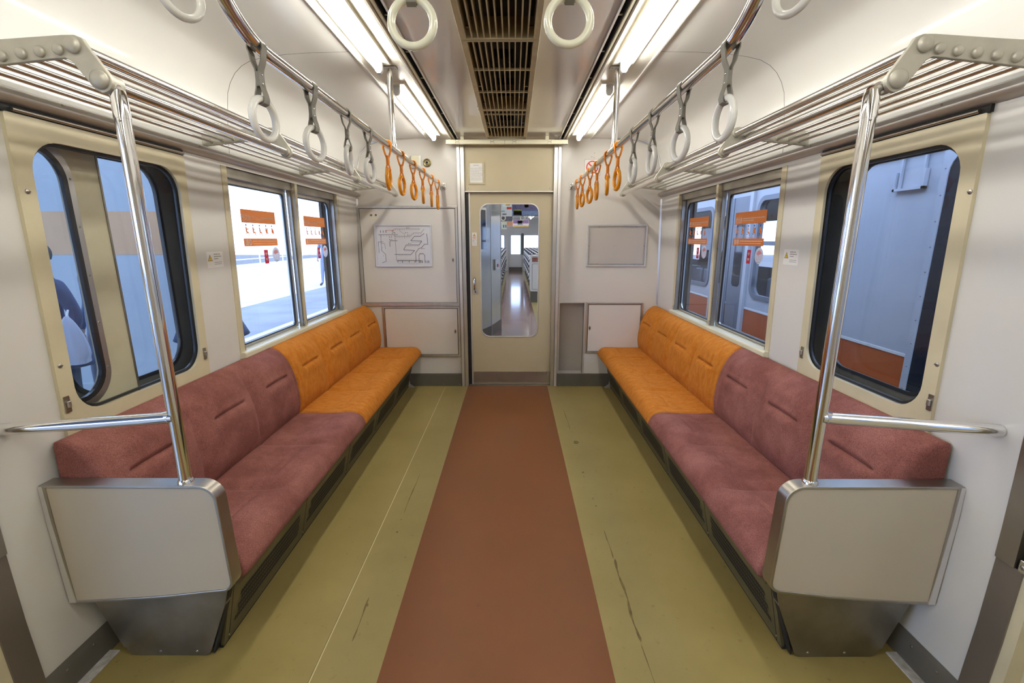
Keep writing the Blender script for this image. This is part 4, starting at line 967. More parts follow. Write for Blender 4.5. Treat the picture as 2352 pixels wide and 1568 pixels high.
MB().box(nx-.036, nx+.004, YE-.0030, YE-.0026, nz-.006, nz+.002).box(nx+.010, nx+.024, YE-.0030, YE-.0026, nz-.006, nz+.002).build('cigarette', 'black', bs)
MB().tube([(nx+.018+.006*sin(i*.9), YE-.0030, nz+.008+i*.0035) for i in range(8)], .0011, 6).build('smoke_line', 'greyink', bs)
for (x, z) in ((.728, 2.075), (.706, 2.045), (.726, 2.038), (1.06, 2.035), (.712, 1.69)):
    MB().dome((x, YE, z), .004, .002, (0, -1, 0), 8, 2).build('screw', 'steeldark', ew)

# ================================================================== WALL AND WINDOW STICKERS
def tri_warning(mb_parent, pmap, ca, cb, r):
    T = [(ca+r*cos(radians(d)), cb+r*sin(radians(d))) for d in (90, 210, 330)]
    T2 = [(ca+r*.78*cos(radians(d)), cb+r*.78*sin(radians(d))) for d in (90, 210, 330)]
    MB().plate(T, [], lambda a, b, t: pmap(a, b, .0002), 0).build('warning_triangle', 'black', mb_parent, recalc=False)
    MB().plate(T2, [], lambda a, b, t: pmap(a, b, .0004), 0).build('warning_triangle', 'yellow', mb_parent, recalc=False)
    m = MB().plate([(ca-r*.09, cb+r*.32), (ca+r*.09, cb+r*.32), (ca+r*.05, cb-r*.12), (ca-r*.05, cb-r*.12)], [], lambda a, b, t: pmap(a, b, .0006), 0)
    m.plate(circ(ca, cb-r*.24, r*.08, 8), [], lambda a, b, t: pmap(a, b, .0006), 0); m.build('exclamation_mark', 'black', mb_parent, recalc=False)
def lines(parent, pmap, rows, m, hh, seed=1, nm='text_lines'):
    rn = random.Random(seed); mb = MB()
    for (a0, a1, b) in rows:
        a = a0
        while a < a1:
            w_ = min(rn.uniform(hh*.7, hh*2.6), a1-a)
            p = [pmap(a, b, .0005), pmap(a+w_, b, .0005), pmap(a+w_, b+hh, .0005), pmap(a, b+hh, .0005)]; mb.quad(*p); a += w_+hh*.35
    return mb.build(nm, m, parent, recalc=False)
for s, yc, zc, lab in ((-1, 2.122, 1.268, 'small white warning sticker on the wall between the platform-side windows'), (1, 2.165, 1.277, 'small white warning sticker between the windows facing the other train')):
    t = thing('warning_sticker', lab, 'sticker', (s*1.34, yc, zc))
    pm = lambda a, b, o, s=s, yc=yc: (s*(xw(b)-.0006-o), yc-s*a, b)     # a grows to the reader's right
    MB().plate(rrect(-.058, .058, zc-.036, zc+.036, .003), [], lambda a, b, q: pm(a, b, 0), 0).build('sheet', 'vinyl', t, recalc=False)
    tri_warning(t, pm, -.036, zc+.004, .019)
    lines(t, pm, [(-.008, .036, zc+.022), (-.008, .044, zc+.012), (-.008, .020, zc+.002)], 'greyink', .0042, 2)
    lines(t, pm, [(-.008, .045, zc-.014), (-.008, .044, zc-.022)], 'greyink', .0024, 3)
t = thing('door_sticker', 'narrow white warning sticker on the tan end door left of its glass', 'sticker', (-.311, yd, 1.30))
pm = lambda a, b, o: (a, yd-.0006-o, b)
MB().plate(rrect(-.332, -.290, 1.303, 1.418, .002), [], lambda a, b, q: pm(a, b, 0), 0).build('sheet', 'vinyl', t, recalc=False)
tri_warning(t, pm, -.311, 1.392, .0165)
lines(t, pm, [(-.327, -.296, 1.369)], 'red', .006, 4); lines(t, pm, [(-.321, -.302, 1.361)], 'red', .003, 6)
lines(t, pm, [(-.328, -.294, 1.351), (-.328, -.310, 1.343), (-.328, -.298, 1.334)], 'greyink', .0035, 5)
lines(t, pm, [(-.328, -.293, 1.324), (-.328, -.293, 1.317), (-.328, -.300, 1.310)], 'greyink', .0018, 7)

def sticker_mat(name, col, tr):
    m, nt, b = _nt(name); b.inputs['Base Color'].default_value = (*col, 1); b.inputs['Roughness'].default_value = .4
    o = nt.nodes['Material Output']; t = nt.nodes.new('ShaderNodeBsdfTranslucent'); t.inputs[0].default_value = (*col, 1)
    mx = nt.nodes.new('ShaderNodeMixShader'); mx.inputs[0].default_value = tr
    nt.links.new(b.outputs[0], mx.inputs[1]); nt.links.new(t.outputs[0], mx.inputs[2]); nt.links.new(mx.outputs[0], o.inputs[0]); return m
M['st_orange'] = sticker_mat('sticker_orange_film', (.80, .20, .04), .6)
M['st_white'] = sticker_mat('sticker_white_film', (.80, .80, .78), .4)
M['st_red'] = sticker_mat('sticker_red_film', (.62, .03, .05), .3)
M['st_navy'] = sticker_mat('sticker_navy_film', (.05, .05, .12), .2)
def priority(s, y_left, lab):
    t = thing('priority_seat_sticker', lab, 'sticker', (s*1.392, y_left-s*.17, 1.32), 'priority seat stickers on the window panes')
    # flip so that a grows to the reader's right: +Y on the left wall, -Y on the right wall
    pm = lambda a, b, o: (s*(1.3915-o), y_left-s*a, b)
    def P(poly, m, o, nm, holes=()): return MB().plate(poly, list(holes), lambda a, b, q: pm(a, b, o), 0).build(nm, m, t, recalc=False)
    W = .350
    P(rrect(0, W, 1.447, 1.515, .003), 'st_orange', 0, 'header_band')
    P(rrect(0, W, 1.322, 1.364, .004), 'st_orange', 0, 'footer_band')
    P(rrect(0, W, 1.369, 1.448, .003), 'st_orange', 0, 'outline', [rrect(.0018, W-.0018, 1.371, 1.446, .002)])
    def txt(body, size, a, b, nm='lettering'):
        cu = bpy.data.curves.new(nm, 'FONT'); cu.body = body; cu.size = size; cu.offset = .0004*size/.03; cu.extrude = 0
        ob = bpy.data.objects.new(nm, cu); C.objects.link(ob); ob.parent = t; p = Vector(pm(a, b, .0006)); ob.location = p-parent_world(t)
        ob.rotation_euler = (pi/2, 0, pi/2 if s < 0 else -pi/2); cu.materials.append(M['st_white'])
        dg = bpy.context.evaluated_depsgraph_get(); me_ = bpy.data.meshes.new_from_object(ob.evaluated_get(dg)); o2 = bpy.data.objects.new(nm, me_); C.objects.link(o2)
        o2.parent = t; o2.location = ob.location; o2.rotation_euler = ob.rotation_euler; bpy.data.objects.remove(ob); return o2
    txt('優先席', .0285, .006, 1.464)
    lines(t, lambda a, b, o: pm(a, b, .0004+o*.2), [(.098, .335, 1.474)], 'st_white', .0062, 11); lines(t, lambda a, b, o: pm(a, b, .0004+o*.2), [(.098, .22, 1.4635)], 'st_white', .0034, 12)
    lines(t, lambda a, b, o: pm(a, b, .0004+o*.2), [(.008, .085, 1.4535)], 'st_white', .0034, 13)
    # footer: phone and ring pictograms, then small text
    for dx in (.014, .028):
        P(rrect(.004+dx, .012+dx, 1.328, 1.358, .002), 'st_white', .0004, 'phone_pictogram')
    P(circ(.062, 1.343, .0145, 24), 'st_white', .0004, 'ring_pictogram', [circ(.062, 1.343, .0105, 24)])
    P([(.055, 1.352), (.058, 1.354), (.069, 1.334), (.066, 1.332)], 'st_white', .0005, 'ring_bar')
    P(rrect(.0575, .0665, 1.336, 1.350, .002), 'st_white', .0005, 'phone_pictogram')
    lines(t, lambda a, b, o: pm(a, b, .0004+o*.2), [(.085, .335, 1.346)], 'st_white', .0052, 14); lines(t, lambda a, b, o: pm(a, b, .0004+o*.2), [(.085, .325, 1.334)], 'st_white', .0036, 15)
    # five seated figures
    for i in range(5):
        a = .030+.066*i; z0 = 1.374
        body = [(a, z0+.050), (a+.008, z0+.052), (a+.012, z0+.040), (a+.013, z0+.026), (a+.026, z0+.024), (a+.029, z0+.004), (a+.024, z0+.003), (a+.021, z0+.017), (a+.004, z0+.018), (a-.001, z0+.030)]
        P(body, 'st_orange', .0004, 'figure_body')
        P(circ(a+.006, z0+.060, .0055, 14), 'st_navy', .0004, 'figure_head')
        P([(a-.006, z0+.013), (a+.012, z0+.013), (a+.012, z0+.0155), (a-.006, z0+.0155)], 'st_navy', .0004, 'figure_seat')
        if i == 0: P([(a+.011, z0+.042), (a+.028, z0+.041), (a+.028, z0+.037), (a+.011, z0+.036)], 'st_orange', .0006, 'figure_arm')
        if i == 1: P([(a+.011, z0+.044), (a+.024, z0+.036), (a+.022, z0+.033), (a+.010, z0+.038)], 'st_orange', .0006, 'figure_arm'); P([(a+.026, z0+.040), (a+.028, z0+.040), (a+.030, z0+.003), (a+.0285, z0+.003)], 'st_navy', .0006, 'figure_cane')
        if i == 2: P(circ(a+.010, z0+.033, .006, 12), 'st_white', .0006, 'figure_bandage')
        if i == 3: P(circ(a+.018, z0+.044, .0045, 12), 'st_navy', .0006, 'figure_child'); P([(a+.012, z0+.042), (a+.023, z0+.040), (a+.022, z0+.026), (a+.012, z0+.026)], 'st_orange', .0006, 'figure_child')
        if i == 4: P([(a+.008, z0+.048), (a+.022, z0+.036), (a+.024, z0+.025), (a+.006, z0+.022)], 'st_orange', .0006, 'figure_belly')
    # red help card and round badge below
    h0 = .186
    P(rrect(h0, h0+.042, 1.222, 1.300, .002), 'st_red', 0, 'help_card')
    c = (h0+.021, 1.278); q = .011; w3 = .0038
    P([(c[0]-w3, c[1]-q), (c[0]+w3, c[1]-q), (c[0]+w3, c[1]-w3), (c[0]+q, c[1]-w3), (c[0]+q, c[1]+w3), (c[0]+w3, c[1]+w3), (c[0]+w3, c[1]+q), (c[0]-w3, c[1]+q), (c[0]-w3, c[1]+w3), (c[0]-q, c[1]+w3), (c[0]-q, c[1]-w3), (c[0]-w3, c[1]-w3)], 'st_white', .0004, 'cross_mark')
    hp = []
    for k in range(24):
        a = 2*pi*k/24; hp.append((h0+.021+.00068*16*sin(a)**3, 1.246+.00068*(13*cos(a)-5*cos(2*a)-2*cos(3*a)-cos(4*a))))
    P(hp, 'st_white', .0004, 'heart_mark')
    bc = (.318, 1.270)
    P(circ(bc[0], bc[1], .044, 36), 'st_white', 0, 'round_badge')
    P(circ(bc[0], bc[1], .0335, 36), 'pink', .0003, 'badge_ring', [circ(bc[0], bc[1], .0315, 36)])
    P([(bc[0]+.029*cos(radians(d)), bc[1]+.029*sin(radians(d))) for d in range(20, 161, 14)]+[(bc[0]-.012, bc[1]+.001), (bc[0]+.004, bc[1]+.006)], 'pink', .0004, 'badge_hair')
    P(circ(bc[0]-.010, bc[1]-.010, .0125, 20), 'pink', .0005, 'badge_face', [circ(bc[0]-.010, bc[1]-.010, .0105, 20)])
    P(circ(bc[0]+.014, bc[1]-.009, .0105, 20), 'pink', .0005, 'badge_face', [circ(bc[0]+.014, bc[1]-.009, .0088, 20)])
    lines(t, lambda a, b, o: pm(a, b, .0004+o*.2), [(bc[0]-.022, bc[0]+.022, bc[1]-.038)], 'greyink', .0025, 16)
priority(-1, 2.455, 'priority seat sticker on the nearer pane of the bright platform window')
priority(-1, 3.185, 'priority seat sticker on the farther pane of the bright platform window')
priority(1, 2.862, 'orange priority seat sticker on the nearer pane facing the other train')
priority(1, 3.600, 'orange priority seat sticker on the farther pane facing the other train')

# ================================================================== SIDE DOORS NEXT TO THE CAMERA
# left leaf is open: slid into the pocket, seen through window 1
dl = sroot('door_2', (-1.415, 1.3, 0))
MB().plate([(.985, .02), (1.652, .02), (1.652, 1.80), (.985, 1.80)], [rrect(1.09, 1.530, .83, 1.64, .10, 8)], lambda a, b, t: (-1.402-t, a, b), .026).build('door_leaf', 'cream', dl)
MB().plate(rrect(1.066, 1.554, .806, 1.664, .115, 8), [rrect(1.088, 1.532, .828, 1.642, .10, 8)], lambda a, b, t: (-1.399-t, a, b), .004).build('window_bead', 'alu', dl, bevel=.001)
MB().plate(rrect(1.087, 1.533, .827, 1.643, .10, 8), [rrect(1.103, 1.517, .843, 1.627, .088, 8)], lambda a, b, t: (-1.3985-t, a, b), .012).build('gasket', 'rubber', dl)
MB().plate(rrect(1.09, 1.53, .83, 1.64, .1, 8), [], lambda a, b, t: (-1.415, a, b), 0).build('door_pane', 'glass', dl, recalc=False)
for z in (.92, 1.08, 1.24, 1.40, 1.55): MB().dome((-1.399, 1.543, z), .004, .002, (1, 0, 0), 8, 2).build('screw', 'steeldark', dl)
MB().box(-1.430, -1.398, 1.652, 1.658, .02, 1.8).build('leaf_edge', 'steeldark', dl)
# right pair of leaves is shut
d3 = sroot('door_3', (1.40, .34, 0))
for (a, b) in ((-.30, .343), (.347, 1.035)):
    c = (a+b)/2
    MB().plate([(a, .01), (b, .01), (b, 1.80), (a, 1.80)], [rrect(c-.22, c+.22, .83, 1.64, .10, 6)], lambda p, q, t: (1.395+t, p, q), .03).build('door_leaf', 'cream', d3)
    MB().plate(rrect(c-.22, c+.22, .83, 1.64, .10, 6), [], lambda p, q, t: (1.41, p, q), 0).build('door_pane', 'glass', d3, recalc=False)
    MB().plate(rrect(c-.235, c+.235, .815, 1.655, .11, 6), [rrect(c-.218, c+.218, .832, 1.638, .10, 6)], lambda p, q, t: (1.391+t, p, q), .005).build('window_bead', 'alu', d3)
for s in (-1, 1):
    lt = struct(MB().box(s*1.33, s*1.47, -.30, 1.04, 1.76, 1.95).build('trim_%d' % (7 if s < 0 else 8), 'cream'))

# ================================================================== OUTSIDE, PLATFORM SIDE
M['concrete'] = mat('platform_concrete', (.52, .52, .50), .8, noise=.10, nscale=2, bump=.2, bscale=60)
M['shaded_paving'] = mat('platform_paving_shaded', (.22, .225, .24), .85, noise=.18, nscale=1.2, bump=.3, bscale=80)
M['pillarpaint'] = mat('pillar_paint', (.36, .40, .42), .6, noise=.05, nscale=3)
M['pillarorange'] = mat('pillar_orange', (.55, .32, .16), .6, noise=.06, nscale=3)
M['whitepaint'] = mat('white_paint', (.75, .75, .73), .5)
M['nb_door'] = mat('train_door_steel', (.24, .26, .30), .35, metal=.5)
pf_ = sroot('platform', (-6, 5, 0))
PZ = -.10
MB().box(-4.0, -1.62, -8, 45, PZ-.4, PZ).build('paving', 'concrete', pf_)
MB().box(-5.9, -4.0, -8, 45, PZ-.4, PZ-.001).build('shade_band', 'shaded_paving', pf_)  # strip of platform in shade, put in as a darker paving colour
MB().box(-16, -5.9, -8, 45, PZ-.4, PZ).build('paving', 'concrete', pf_)
y = -6.0
while y < 30:
    MB().box(-2.35, -2.05, y, y+.295, PZ, PZ+.004).build('tactile_tile', 'whitepaint', pf_); y += .30
st = struct(MB().box(-60, 60, -40, 80, -1.35, -1.3).build('ground', mat('track_ballast', (.16, .15, .145), .95, noise=.35, nscale=12)))
pl = thing('platform_column', 'broad pale blue column with an orange band on the platform outside the near window', 'column', (-3.5, 4.27, PZ))
MB().box(-4.35, -2.93, 4.2, 4.34, PZ, 1.222).build('shaft_lower', 'pillarpaint', pl)
MB().box(-4.352, -2.928, 4.198, 4.342, 1.222, 1.602).build('orange_band', 'pillarorange', pl)
MB().box(-4.35, -2.93, 4.2, 4.34, 1.602, 3.4).build('shaft_upper', 'pillarpaint', pl)
MB().box(-4.40, -2.88, 4.15, 4.39, PZ, PZ+.10).build('plinth', 'pillarpaint', pl)
cn = thing('skylight_blocker', 'grey canopy roof added out of view to block skylight by the open side door', 'roof', (-4.5, -1, PZ))  # unseen roof, added to cut the skylight coming in at the doorway
MB().box(-7.5, -1.75, -9, 2.4, 3.25, 3.40).build('blocker_slab', 'nb_door', cn)
for k in range(4): MB().box(-7.5, -1.75, -8+k*2.8, -7.85+k*2.8, 3.10, 3.25).build('blocker_beam', 'nb_door', cn)
rl_ = thing('platform_railing', 'white railing along the far side of the platform', 'railing', (-11, 10, PZ))
for z in (.35, .65, .95): MB().cyl((-11, -2, PZ+z), (-11, 34, PZ+z), .022, 8).build('rail_bar', 'whitepaint', rl_)
for k in range(19): MB().cyl((-11, -2+2*k, PZ), (-11, -2+2*k, PZ+1.0), .03, 8).build('rail_post', 'whitepaint', rl_)

def person(lab, loc, rotz, h, coat, trousers, hair, skirt=False, stride=.12, bag=False):
    k = h/1.70; V = []; E_ = []; R_ = []
    def v(x, y, z, rx, ry=None): V.append((x*k, y*k, z*k)); R_.append((rx*k, (ry or rx)*k)); return len(V)-1
    def e(*ids):
        for a, b in zip(ids, ids[1:]): E_.append((a, b))
    pel = v(0, 0, .92, .135, .105); wa = v(0, .01, 1.08, .125, .09); ch = v(0, .005, 1.27, .150, .105); nb = v(0, -.01, 1.42, .075, .07); nk = v(0, -.005, 1.48, .052); hd0 = v(0, .015, 1.55, .078, .085); hd1 = v(0, .012, 1.63, .076, .088); hd2 = v(0, .005, 1.68, .045, .05)
    nose = v(0, .105, 1.585, .013); e(pel, wa, ch, nb, nk, hd0, hd1, hd2); e(hd0, nose)
    for sx in (-1, 1):
        ear = v(sx*.082, .0, 1.59, .013); e(hd0, ear)
        sh = v(sx*.165, 0, 1.38, .062); el = v(sx*.225, -.03+sx*.03, 1.12, .044); wr = v(sx*.23, .05+sx*.03, .90, .028); pm_ = v(sx*.23, .065+sx*.03, .845, .030, .018); e(ch, sh, el, wr, pm_)
        for f in range(4):
            fx_ = sx*(.23)+(f-1.5)*.0; fy = .065+sx*.03+(f-1.5)*.018; ln = (.05, .058, .054, .042)[f]
            a = v(fx_, fy, .82, .0095); b = v(fx_-sx*.008, fy+.002, .82-ln*.55, .0085); c = v(fx_-sx*.022, fy+.002, .82-ln, .0075); e(pm_, a, b, c)
        a = v(sx*.225-sx*.02, .10+sx*.03, .845, .010); b = v(sx*.205, .115+sx*.03, .815, .009); e(pm_, a, b)
        hp_ = v(sx*.085, 0, .86, .098); kn = v(sx*.09, sx*stride*.5+.02, .50, .062); an = v(sx*.09, sx*stride-.01, .10, .040); ft_ = v(sx*.09, sx*stride+.10, .04, .042, .035); to = v(sx*.09, sx*stride+.17, .03, .032, .025); e(pel, hp_, kn, an, ft_, to)
    me = bpy.data.meshes.new('body_cage'); me.from_pydata(V, E_, []); ob = bpy.data.objects.new('body', me); C.objects.link(ob)
    md = ob.modifiers.new('skin', 'SKIN')
    for i, sv in enumerate(me.skin_vertices[0].data): sv.radius = R_[i]; sv.use_root = (i == 0)
    ob.modifiers.new('sub', 'SUBSURF').levels = 2; ob.modifiers['sub'].render_levels = 2
    dg = bpy.context.evaluated_depsgraph_get(); m2 = bpy.data.meshes.new_from_object(ob.evaluated_get(dg)); m2.name = 'body'
    bpy.data.objects.remove(ob)
    for m_ in (coat, trousers, M['skin'], M['shoe']): m2.materials.append(m_)
    for p in m2.polygons:
        z = p.center.z/k; ax = abs(p.center.x)/k
        p.material_index = 3 if z < .085 else (2 if z > 1.455 or (z < .885 and ax > .185) else (1 if z < .84 else 0))
        p.use_smooth = True
    t = thing('person', lab, 'person', loc, None, rotz)
    b = bpy.data.objects.new('body', m2); C.objects.link(b); b.parent = t
    # hair, coat skirt
    hm = MB()
    def hf(u, v_):
        a = 2*pi*v_; ph = u*pi*(.66-.30*max(0, sin(a))); r = .097
        return (r*.95*sin(ph)*cos(a)*k, (-.004+r*sin(ph)*sin(a)*(1.0 if sin(a) < 0 else .93))*k, (1.615+r*1.05*cos(ph))*k)
    hm.grid(10, 24, hf); o = hm.build('hair', hair, t, origin=(0, 0, 0), smooth=True); o.location = (0, 0, 0)
    if skirt:
        cm = MB(); cm.grid(8, 28, lambda u, v_: ((.155+.14*u)*cos(2*pi*v_)*k*(1.0), (.115+.15*u)*sin(2*pi*v_)*k, (1.05-.33*u)*k))
        o = cm.build('coat_skirt', coat, t, origin=(0, 0, 0), smooth=True); o.location = (0, 0, 0)
        md = o.modifiers.new('thick', 'SOLIDIFY'); md.thickness = .008
    return t
M['skin'] = mat('skin_tone', (.50, .30, .21), .55); M['shoe'] = mat('black_shoes', (.03, .03, .035), .4)
nv = mat('navy_coat', (.035, .05, .11), .8, noise=.15, nscale=30); dk = mat('dark_trousers', (.06, .07, .11), .8); hr_ = mat('black_hair', (.012, .011, .013), .5)
bl = mat('blue_jacket', (.05, .08, .16), .75); gt = mat('pale_jacket', (.20, .24, .34), .8)
person('person in a navy coat holding a white plastic bag on the platform', (-3.14, 3.05, PZ), radians(165), 1.44, nv, dk, hr_, True, .05)
person('person in a dark blue jacket standing behind the one with the bag', (-3.20, 3.50, PZ), radians(150), 1.46, bl, dk, hr_, False, .08)
person('person in a long navy coat half hidden by the near post of the platform window', (-2.42, 3.62, PZ), radians(80), 1.62, nv, dk, hr_, True, .10)
person('person in pale blue clothes walking far along the platform', (-6.05, 14.9, PZ), radians(175), 1.66, gt, gt, hr_, False, .16)
bg = thing('shopping_bag', 'white translucent plastic bag hanging from the hand of the person in navy', 'bag', (-2.93, 2.98, .50))
mb = MB(); rn = random.Random(9)
mb.grid(12, 24, lambda u, v_: (-2.93+(.010+.082*sin(min(1, u*1.25)*pi/2)**.8*(1 if u < .9 else .82))*cos(2*pi*v_)*(1+.10*sin(v_*2*pi*5+u*3)), 2.96+(.010+.065*sin(min(1, u*1.25)*pi/2)**.8)*sin(2*pi*v_)*(1+.12*sin(v_*2*pi*7)), .86-.32*u))
mb.build('bag_body', sticker_mat('bag_film', (.62, .64, .70), .5), bg, smooth=True, angle=2)
MB().tube([(-2.93, 2.96, .85), (-2.935, 2.985, .90)], .006, 6).build('bag_handle', 'whitepaint', bg)

# ================================================================== OUTSIDE, THE OTHER TRAIN
M['nb_white'] = mat('train_body_white', (.50, .52, .56), .35, noise=.04, nscale=3, coat=.3)
M['nb_orange'] = mat('train_body_orange', (.48, .11, .025), .35, noise=.05, nscale=4, coat=.3)
M['nb_door'] = mat('train_door_steel', (.24, .26, .30), .35, metal=.5)
M['nb_dark'] = mat('train_interior', (.20, .20, .21), .7)
M['nb_glass'] = mat('train_dark_glass', (.02, .025, .035), .06)
nbt = thing('neighbouring_train', 'white train with an orange band standing on the next track', 'train', (3.9, 6, -1.2))
XN = 2.50
holes = [rrect(3.80, 4.70, .80, 1.74, .10), rrect(5.78, 6.55, .80, 1.72, .06), rrect(6.75, 7.55, .80, 1.72, .06), rrect(8.9, 9.9, .80, 1.72, .10), rrect(10.1, 11.1, .80, 1.72, .10), rrect(.2, 1.2, .80, 1.72, .10)]
MB().plate([(-6, .655), (22, .655), (22, 1.87), (-6, 1.87)], holes, lambda a, b, t: (XN+t, a, b), .05).build('body_side', 'nb_white', nbt)
MB().box(XN, XN+.05, -6, 22, .17, .637).build('orange_band', 'nb_orange', nbt)
MB().box(XN-.004, XN+.05, -6, 22, .637, .655).build('band_line', 'whitepaint', nbt)
MB().box(XN, XN+.05, -6, 22, -.35, .17).build('body_sill', 'nb_white', nbt)
MB().box(XN+.1, XN+2.6, -6, 22, -1.0, -.35).build('underframe', 'nb_door', nbt)
MB().grid(1, 6, lambda u, v: (XN+.0+1.4*(1-cos(v*pi/2))**1.0, -6+28*u, 1.89+.42*sin(v*pi/2))).build('roof', 'nb_white', nbt, smooth=True)
MB().box(XN-.02, XN+.01, -6, 22, 1.865, 1.895).build('gutter', 'nb_door', nbt)
MB().box(XN+2.75, XN+2.8, -6, 22, -.35, .8).build('far_side', 'nb_dark', nbt); MB().box(XN+2.75, XN+2.8, -6, 22, 1.72, 2.3).build('far_side', 'nb_dark', nbt)
for k in range(14): MB().box(XN+2.74, XN+2.81, -6+2*k, -5.1+2*k, .8, 1.72).build('far_post', 'nb_dark', nbt)
MB().box(XN+.06, XN+2.75, -6, 22, -.05, 0).build('inner_floor', 'nb_dark', nbt)
MB().box(XN+.06, XN+2.75, -6, 22, 2.2, 2.22).build('inner_ceiling', 'nb_white', nbt)
for h_ in holes:
    ys_ = [p[0] for p in h_]; zs_ = [p[1] for p in h_]; a0, a1, b0, b1 = min(ys_), max(ys_), min(zs_), max(zs_)
    wf = MB().plate(rrect(a0-.035, a1+.035, b0-.035, b1+.035, .12), [rrect(a0+.01, a1-.01, b0+.01, b1-.01, .09)], lambda a, b, t: (XN-.012+t, a, b), .03).build('window_frame', 'nb_door', nbt)
    MB().box(XN-.006, XN+.02, a0, a1, b0+.50, b0+.54).build('window_bar', 'nb_door', wf)
    MB().plate([(a0, b0), (a1, b0), (a1, b1), (a0, b1)], [], lambda a, b, t: (XN+.02, a, b), 0).build('pane', 'glass', wf, recalc=False)
    for k in range(3): MB().box(XN+.14, XN+.34, a0+.05+k*(a1-a0)/3, a0-.01+(k+1)*(a1-a0)/3, .05, .98).build('seat_back', 'nb_door', wf, bevel=.03)
for (a, b) in ((4.86, 5.22), (5.24, 5.60)):
    dn = MB().box(XN-.008, XN+.02, a, b, .17, 1.80).build('side_door', 'nb_door', nbt)
    MB().plate(rrect(a+.09, b-.09, .85, 1.62, .05), [], lambda p, q, t: (XN-.0095, p, q), 0).build('door_glass', 'nb_glass', dn, recalc=False)
MB().box(XN-.03, XN, 4.80, 4.86, .17, 1.84).build('door_rail', 'nb_white', nbt); MB().box(XN-.03, XN, 5.60, 5.66, .17, 1.84).build('door_rail', 'nb_white', nbt)
dg_ = MB().plate(rrect(1.70, 2.712, .17, 1.845, .10), [], lambda p, q, t: (XN-.012+t, p, q), .02).build('cab_door', 'nb_glass', nbt)
MB().plate(rrect(1.64, 2.745, .12, 1.86, [.01, .01, .02, .02]), [rrect(1.71, 2.700, .18, 1.84, .12)], lambda p, q, t: (XN-.018+t, p, q), .02).build('door_surround', 'nb_white', nbt)
for k in range(11): MB().dome((XN-.018, 2.72, .3+k*.145), .005, .003, (-1, 0, 0), 8, 2).build('rivet', 'nb_door', nbt)
sb = MB().box(XN-.03, XN-.005, 2.835, 3.06, 1.655, 1.67).box(XN-.03, XN-.005, 2.835, 2.850, 1.655, 1.77).box(XN-.03, XN-.005, 3.045, 3.06, 1.655, 1.77).box(XN-.02, XN-.005, 2.855, 2.868, 1.66, 1.86).box(XN-.02, XN-.005, 3.020, 3.032, 1.66, 1.86).build('sign_holder', 'nb_white', nbt)

# ================================================================== GANGWAY AND THE NEXT CAR
nc = sroot('gangway', (0, 4.7, 0))
MB().box(-.75, .75, 4.20, 5.3, -.05, 0).build('gangway_floor', 'steeldark', nc)
MB().box(-.75, .75, 4.20, 5.3, 1.98, 2.0).build('gangway_ceiling', 'endwall', nc)
for s in (-1, 1): MB().box(s*.62, s*.66, 4.20, 5.3, 0, 2.0).build('gangway_side', 'endwall', nc)
OX = .09
nf_ = sroot('next_car', (OX, 12, 0))
MB().box(-1.3+OX, -.32+OX, 5.3, 20.1, -.05, 0).build('floor_sheet', 'floor_y', nf_); MB().box(.34+OX, 1.3+OX, 5.3, 20.1, -.05, 0).build('floor_sheet', 'floor_y', nf_)
M['floor_b2'] = mat('floor_brown_waxed', (.24, .11, .07), .16, noise=.1, nscale=3, bump=.5, bscale=3, stretch=(.6, 2.2, 1), coat=.5)
MB().box(-.32+OX, .34+OX, 5.3, 20.1, -.05, .0006).build('aisle_strip', 'floor_b2', nf_)
MB().box(-1.35+OX, 1.35+OX, 5.3, 20.1, 2.2, 2.22).build('next_ceiling', 'ceiling', nf_)
for s in (-1, 1):
    hs = [rrect(6.0+1.62*k, 7.35+1.62*k, .8, 1.7, .08) for k in range(8)]
    MB().plate([(5.3, 0), (20.1, 0), (20.1, 2.2), (5.3, 2.2)], hs, lambda a, b, t, s=s: (s*(1.32+t)+OX, a, b), .04).build('side_wall', 'wall', nf_)
    for x in (s*.62+OX,): MB().box(x-.10, x+.10, 6.5, 19.5, 2.17, 2.2).build('lamp_tray', 'plate', nf_)
MB().plate([(-1.3+OX, 0), (1.3+OX, 0), (1.3+OX, 2.2), (-1.3+OX, 2.2)], [rrect(-.060, .345, .72, 1.52, .03), rrect(.50, 1.12, .90, 1.52, .05), rrect(-.95, -.36, .90, 1.52, .05)], lambda a, b, t: (a, 20.1+t, b), .05).build('far_wall', 'endwall', nf_)
MB().plate([(-.16, .16), (.43, .16), (.43, 1.68), (-.16, 1.68)], [[(-.145, .175), (.415, .175), (.415, 1.665), (-.145, 1.665)]], lambda a, b, t: (a, 20.08+t, b), .03).build('far_door_frame', 'alu', nf_)
MB().box(-.16, .43, 20.06, 20.1, 0, .16).build('far_door_sill', 'base', nf_); MB().box(.38, .48, 20.05, 20.1, .70, 1.60).build('far_door_post', 'pocket', nf_)
MB().plate([(-1.3+OX, 0), (-.62, 0), (-.62, 2.2), (-1.3+OX, 2.2)], [], lambda a, b, t: (a, 5.3+t, b), .03).build('near_partition', 'endwall', nf_)
MB().plate([(.62, 0), (1.3+OX, 0), (1.3+OX, 2.2), (.62, 2.2)], [], lambda a, b, t: (a, 5.3+t, b), .03).build('near_partition', 'endwall', nf_)
